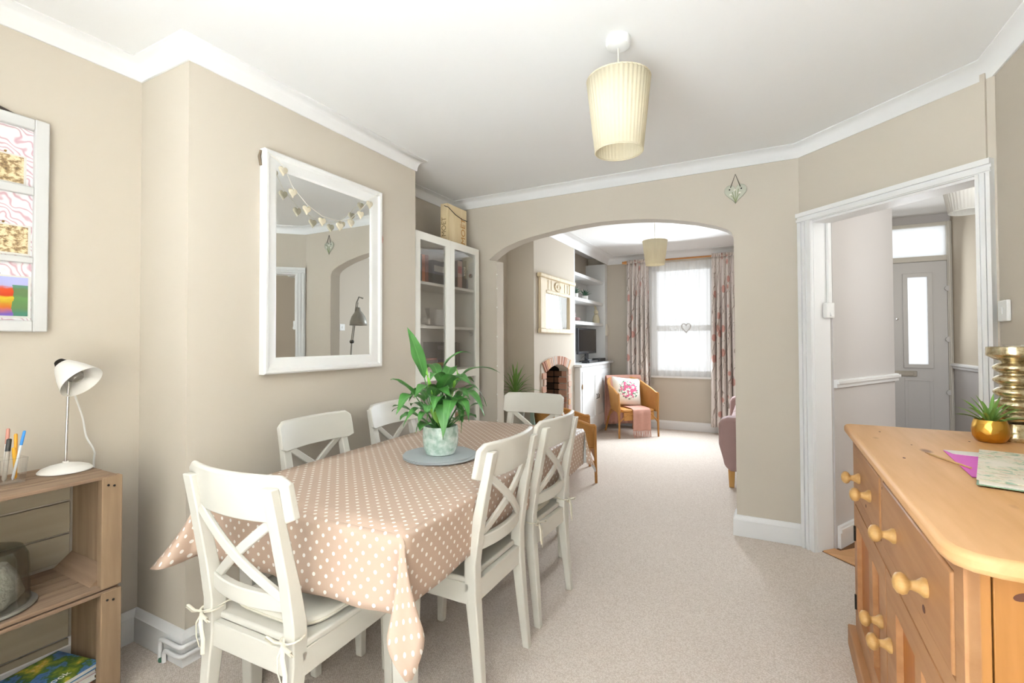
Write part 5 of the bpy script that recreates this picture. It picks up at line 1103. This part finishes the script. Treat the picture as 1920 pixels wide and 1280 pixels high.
def softbox(mb, cx, M, w, h, th, n=14, puff=1.0):
    def sidef(sg):
        def fn(a, b):
            u, v = a*2-1, b*2-1; e = max(0, (1-abs(u)**3))*max(0, (1-abs(v)**3)); pin = 1-.05*(1-abs(u))*0; k = 1-.06*(abs(u)*abs(v) < 0)
            su = u*(1-.05*(1-v*v)*abs(u)**4); sv = v*(1-.05*(1-u*u)*abs(v)**4); return M @ Vector((su*w/2, sg*th/2*e**.6*puff, sv*h/2))
        mb.grid(fn, n, n, uvfn=lambda a, b: (a, b))
    sidef(1); sidef(-1); return mb
def rosem():
    t2 = NT('rose_print_cushion'); uv = t2.n('ShaderNodeTexCoord'); s = t2.n('ShaderNodeVectorMath', operation='SUBTRACT'); s.inputs[1].default_value = (.5, .52, 0); t2.l(uv.outputs['UV'], s.inputs[0]); ln = t2.n('ShaderNodeVectorMath', operation='LENGTH'); t2.l(s.outputs[0], ln.inputs[0])
    n = t2.noise(uv.outputs['UV'], 14, 3, .6); reg = t2.n('ShaderNodeMapRange'); reg.inputs[1].default_value = .40; reg.inputs[2].default_value = .22; t2.l(ln.outputs['Value'], reg.inputs[0])
    core = t2.n('ShaderNodeMapRange'); core.inputs[1].default_value = .20; core.inputs[2].default_value = .10; t2.l(ln.outputs['Value'], core.inputs[0])
    n2 = t2.noise(uv.outputs['UV'], 9, 2); gm = t2.math('MULTIPLY', t2.math('GREATER_THAN', n.outputs[0], .53), t2.math('GREATER_THAN', reg.outputs[0], .3)); pm = t2.math('MULTIPLY', t2.math('GREATER_THAN', n2.outputs[0], .50), t2.math('GREATER_THAN', reg.outputs[0], .55))
    c = t2.mix(gm, L('#efebe0'), L('#5f8d6f')); c = t2.mix(pm, c, L('#d7688c')); t2.set(c, .9, 0, .2); return t2.m
M_ROSE = rosem()
def cushion2(name, lab, M, w, h, th, m, group=None):
    o = softbox(MB(), None, M, w, h, th).build(name, m, None, ang=80, fix=True); bm = bmesh.new(); bm.from_mesh(o.data); bmesh.ops.remove_doubles(bm, verts=bm.verts, dist=.0005); bmesh.ops.recalc_face_normals(bm, faces=bm.faces); bm.to_mesh(o.data); bm.free(); o.data.shade_smooth(); return tag(o, lab, 'cushion', group)
W1M = Matrix.Translation((-1.606, 6.636, 0)) @ Matrix.Rotation(R(-139), 4, 'Z') @ Matrix.Diagonal((.86, .86, .97, 1)); W2M = Matrix.Translation((-1.666, 4.40, 0)) @ Matrix.Rotation(R(-66), 4, 'Z') @ Matrix.Diagonal((.86, .82, .87, 1))
cushion2('rose_cushion', 'cream cushion with pink rose spray on the wicker chair by window', W1M @ Matrix.Translation((0, -.13, .60)) @ Matrix.Rotation(R(20), 4, 'X') @ Matrix.Rotation(R(-6), 4, 'Y'), .50, .42, .15, M_ROSE)
t = thing('green_throw', 'sage green throw over the nearer wicker chair back, seen through dining chair', 'throw', W2M @ Vector((0, -.42, .5)))
pathg = [(-.33, .60), (-.385, .77), (-.40, .815), (-.425, .832), (-.452, .815), (-.462, .77), (-.46, .60), (-.45, .42)]
def thrg(a, b):
    k = b*(len(pathg)-1); i = min(int(k), len(pathg)-2); f = k-i; y = pathg[i][0]*(1-f)+pathg[i+1][0]*f; z = pathg[i][1]*(1-f)+pathg[i+1][1]*f; x = (a-.5)*.44; return W2M @ Vector((x, y+.95*x*x+.004*math.sin(a*30)*b, z-.45*x*x))
MB().grid(thrg, 24, 30).build('cloth', plain('sage_green_cotton', '#9db5a6', .9, bump=.2, bs=200), t, ang=80, solid=.006, fix=False)
cushion2('patterned_cushion', 'cream patterned cushion tucked in the nearer wicker chair', W2M @ Matrix.Translation((-.02, -.06, .565)) @ Matrix.Rotation(R(24), 4, 'X') @ Matrix.Rotation(R(35), 4, 'Y'), .34, .34, .10, M_ROSE)
o = MB().lathe([(0, 0), (.03, 0), (.04, .02), (.03, .045), (0, .055)], W2M @ Vector((.10, .14, .387)), 16).build('yellow_ball', plain('soft_yellow', '#e8cf6a', .8)); tag(o, 'small yellow ball on the seat of the nearer wicker chair', 'ball')
# pink throw over the far chair
M_THROW = plain('dusty_pink_wool', '#cf9c8b', .95, var=.12, vs=40, bump=.5, bs=220, bd=.004)
t = thing('pink_throw', 'dusty pink fringed throw hanging over the front of far wicker chair', 'throw', W1M @ Vector((.03, .29, .05)))
pathf = [(-.08, .395), (.10, .40), (.24, .395), (.285, .38), (.30, .34), (.305, .20), (.312, .10)]
def thr(a, b):
    k = b*(len(pathf)-1); i = min(int(k), len(pathf)-2); f = k-i; y = pathf[i][0]*(1-f)+pathf[i+1][0]*f; z = pathf[i][1]*(1-f)+pathf[i+1][1]*f; x = .00+(a-.5)*.30; return W1M @ Vector((x-.05+.02*b, y+.006*math.sin(a*13)*b, z))
MB().grid(thr, 22, 26).build('cloth', M_THROW, t, ang=80, solid=.008, fix=False)
for i in range(20):
    x = -.18+i*.0155; MB().tube([W1M @ Vector((x, .312, .105)), W1M @ Vector((x+random.uniform(-.006, .006), .316+random.uniform(0, .01), .06)), W1M @ Vector((x+random.uniform(-.012, .012), .322+random.uniform(-.004, .02), .012))], .004, 5).build('fringe', M_THROW, t)
t = thing('folded_pink_blanket', 'dusty pink pleated blanket draped behind the far wicker chair', 'blanket', W1M @ Vector((.1, -.50, .08)))
pathb = [(-.36, .62), (-.375, .79), (-.405, .825), (-.44, .79), (-.46, .55), (-.47, .30), (-.48, .08)]
def thr2(a, b):
    k = b*(len(pathb)-1); i = min(int(k), len(pathb)-2); f = k-i; y = pathb[i][0]*(1-f)+pathb[i+1][0]*f; z = pathb[i][1]*(1-f)+pathb[i+1][1]*f; x = -.05+(a-.5)*.62; return W1M @ Vector((x, y+.020*math.sin(a*40)*max(0, b-.35)+.16*(x*1.3)**2*2, z))
MB().grid(thr2, 60, 26).build('cloth', M_THROW, t, ang=80, solid=.006, fix=False)
# ------------------------------------------------------------------ sofa, plant, floor lamp
M_SOFA = plain('mauve_velvet', '#a98b87', .85, var=.08, vs=10, bump=.15, bs=250)
t = thing('mauve_sofa', 'dusty mauve sofa with pale wooden legs half hidden by arch wall', 'sofa', (.2, 5.4, 0))
MB().box(-.27, 4.66, .16, .68, 6.45, .42).build('base', M_SOFA, t, bevel=.04, seg=4)
for ya, yb in ((4.58, 4.76), (6.35, 6.53)): MB().prism([(-.335, .38), (-.335, .56), (-.31, .60), (-.26, .62), (.70, .62), (.70, .15), (-.24, .15), (-.29, .19), (-.30, .25)], lambda a, b, d: (a, d, b), ya, yb).build('arm', M_SOFA, t, bevel=.03, seg=4)
MB().box(.42, 4.72, .40, .72, 6.40, .86).build('back', M_SOFA, t, bevel=.06, seg=4)
for ya, yb in ((4.77, 5.54), (5.56, 6.34)): MB().box(-.27, ya, .42, .42, yb, .56).build('seat_cushion', M_SOFA, t, bevel=.05, seg=4)
for ya, yb in ((4.78, 5.54), (5.56, 6.33)): MB().box(.22, ya, .56, .42, yb, .88).build('back_cushion', M_SOFA, t, bevel=.06, seg=4)
M_OAKL = wood('pale_oak_leg', '#cfa05f', '#b5843f', .5, 2, 14, False)
for x in (-.235, .62):
    for y in (4.65, 6.45): MB().loft([sq(x, y, 0, .020, .020), sq(x, y, .16, .028, .028)]).build('leg', M_OAKL, t, bevel=.003)
c = Vector((-2.22, 4.30, 0)); t = thing('dracaena_plant', 'spiky-leaved dracaena in a tall pot in the living room alcove', 'potted plant', c)
MB().lathe([(.08, 0), (.085, .01), (.10, .52), (.105, .60), (.095, .60), (.09, .54), (0, .54)], c, 28).build('pot', plain('stone_pot', '#b9b2a4', .7), t)
MB().tube([c+Vector((0, 0, .5)), c+Vector((.01, 0, .78))], .02, 8).build('trunk', plain('dracaena_bark', '#7a6a4e', .9), t)
M_DRA = leafmat('dracaena_leaf', '#4f7a36', '#86ab52', '#a4c46c', .45)
for i in range(64):
    a = i*2.4+random.uniform(-.2, .2); el = R(-10+95*(i/64)); ln = .27+.10*random.random(); ln *= (.46+.5*abs(math.sin(el))) if math.cos(a) < .1 or math.sin(a) > .5 else 1; o = Vector((math.cos(a)*math.cos(el), math.sin(a)*math.cos(el), math.sin(el))); b = c+Vector((.01, 0, .72+.06*i/64)); dn = Vector((0, 0, -.13*(1-i/80)))
    leaf(t, b, b+o*ln*.6+Vector((0, 0, .05)), b+o*ln+dn, .016, M_DRA, 0, 7, fold=.4, wavy=0)
M_GREYM = plain('grey_enamel', '#a8a59c', .35, .3)
c = Vector((.36, 4.30, 0)); t = thing('floor_lamp', 'grey adjustable floor lamp reflected in the white mirror', 'floor lamp', c)
MB().lathe([(0, 0), (.13, 0), (.13, .018), (.02, .03), (0, .03)], c, 32).build('base', M_GREYM, t)
MB().tube([c+Vector((0, 0, .03)), c+Vector((0, -.005, 1.0)), c+Vector((-.02, .0, 1.30))], .011, 10).build('pole', M_GREYM, t)
MB().lathe([(0, 0), (.022, 0), (.022, .03), (0, .03)], c+Vector((-.02, .015, 1.30)), 14, Matrix.Rotation(R(90), 4, 'X')).build('elbow', M_DARKM, t)
for o in (-.012, .012): MB().tube([c+Vector((-.02, o, 1.30)), c+Vector((-.105, o+.005, 1.785))], .007, 8).build('upper_arm', M_GREYM, t)
MB().tube([c+Vector((-.105, 0, 1.785)), c+Vector((-.13, .01, 1.85)), c+Vector((-.18, .03, 1.83))], .010, 8).build('head_arm', M_GREYM, t)
hh = c+Vector((-.11, .02, 1.50)); MB().lathe([(.105, 0), (.100, .05), (.080, .11), (.05, .155), (.028, .18), (.024, .22), (.0, .225)], hh, 32, cap=False).build('shade', M_GREYM, t, ang=60, solid=.002)
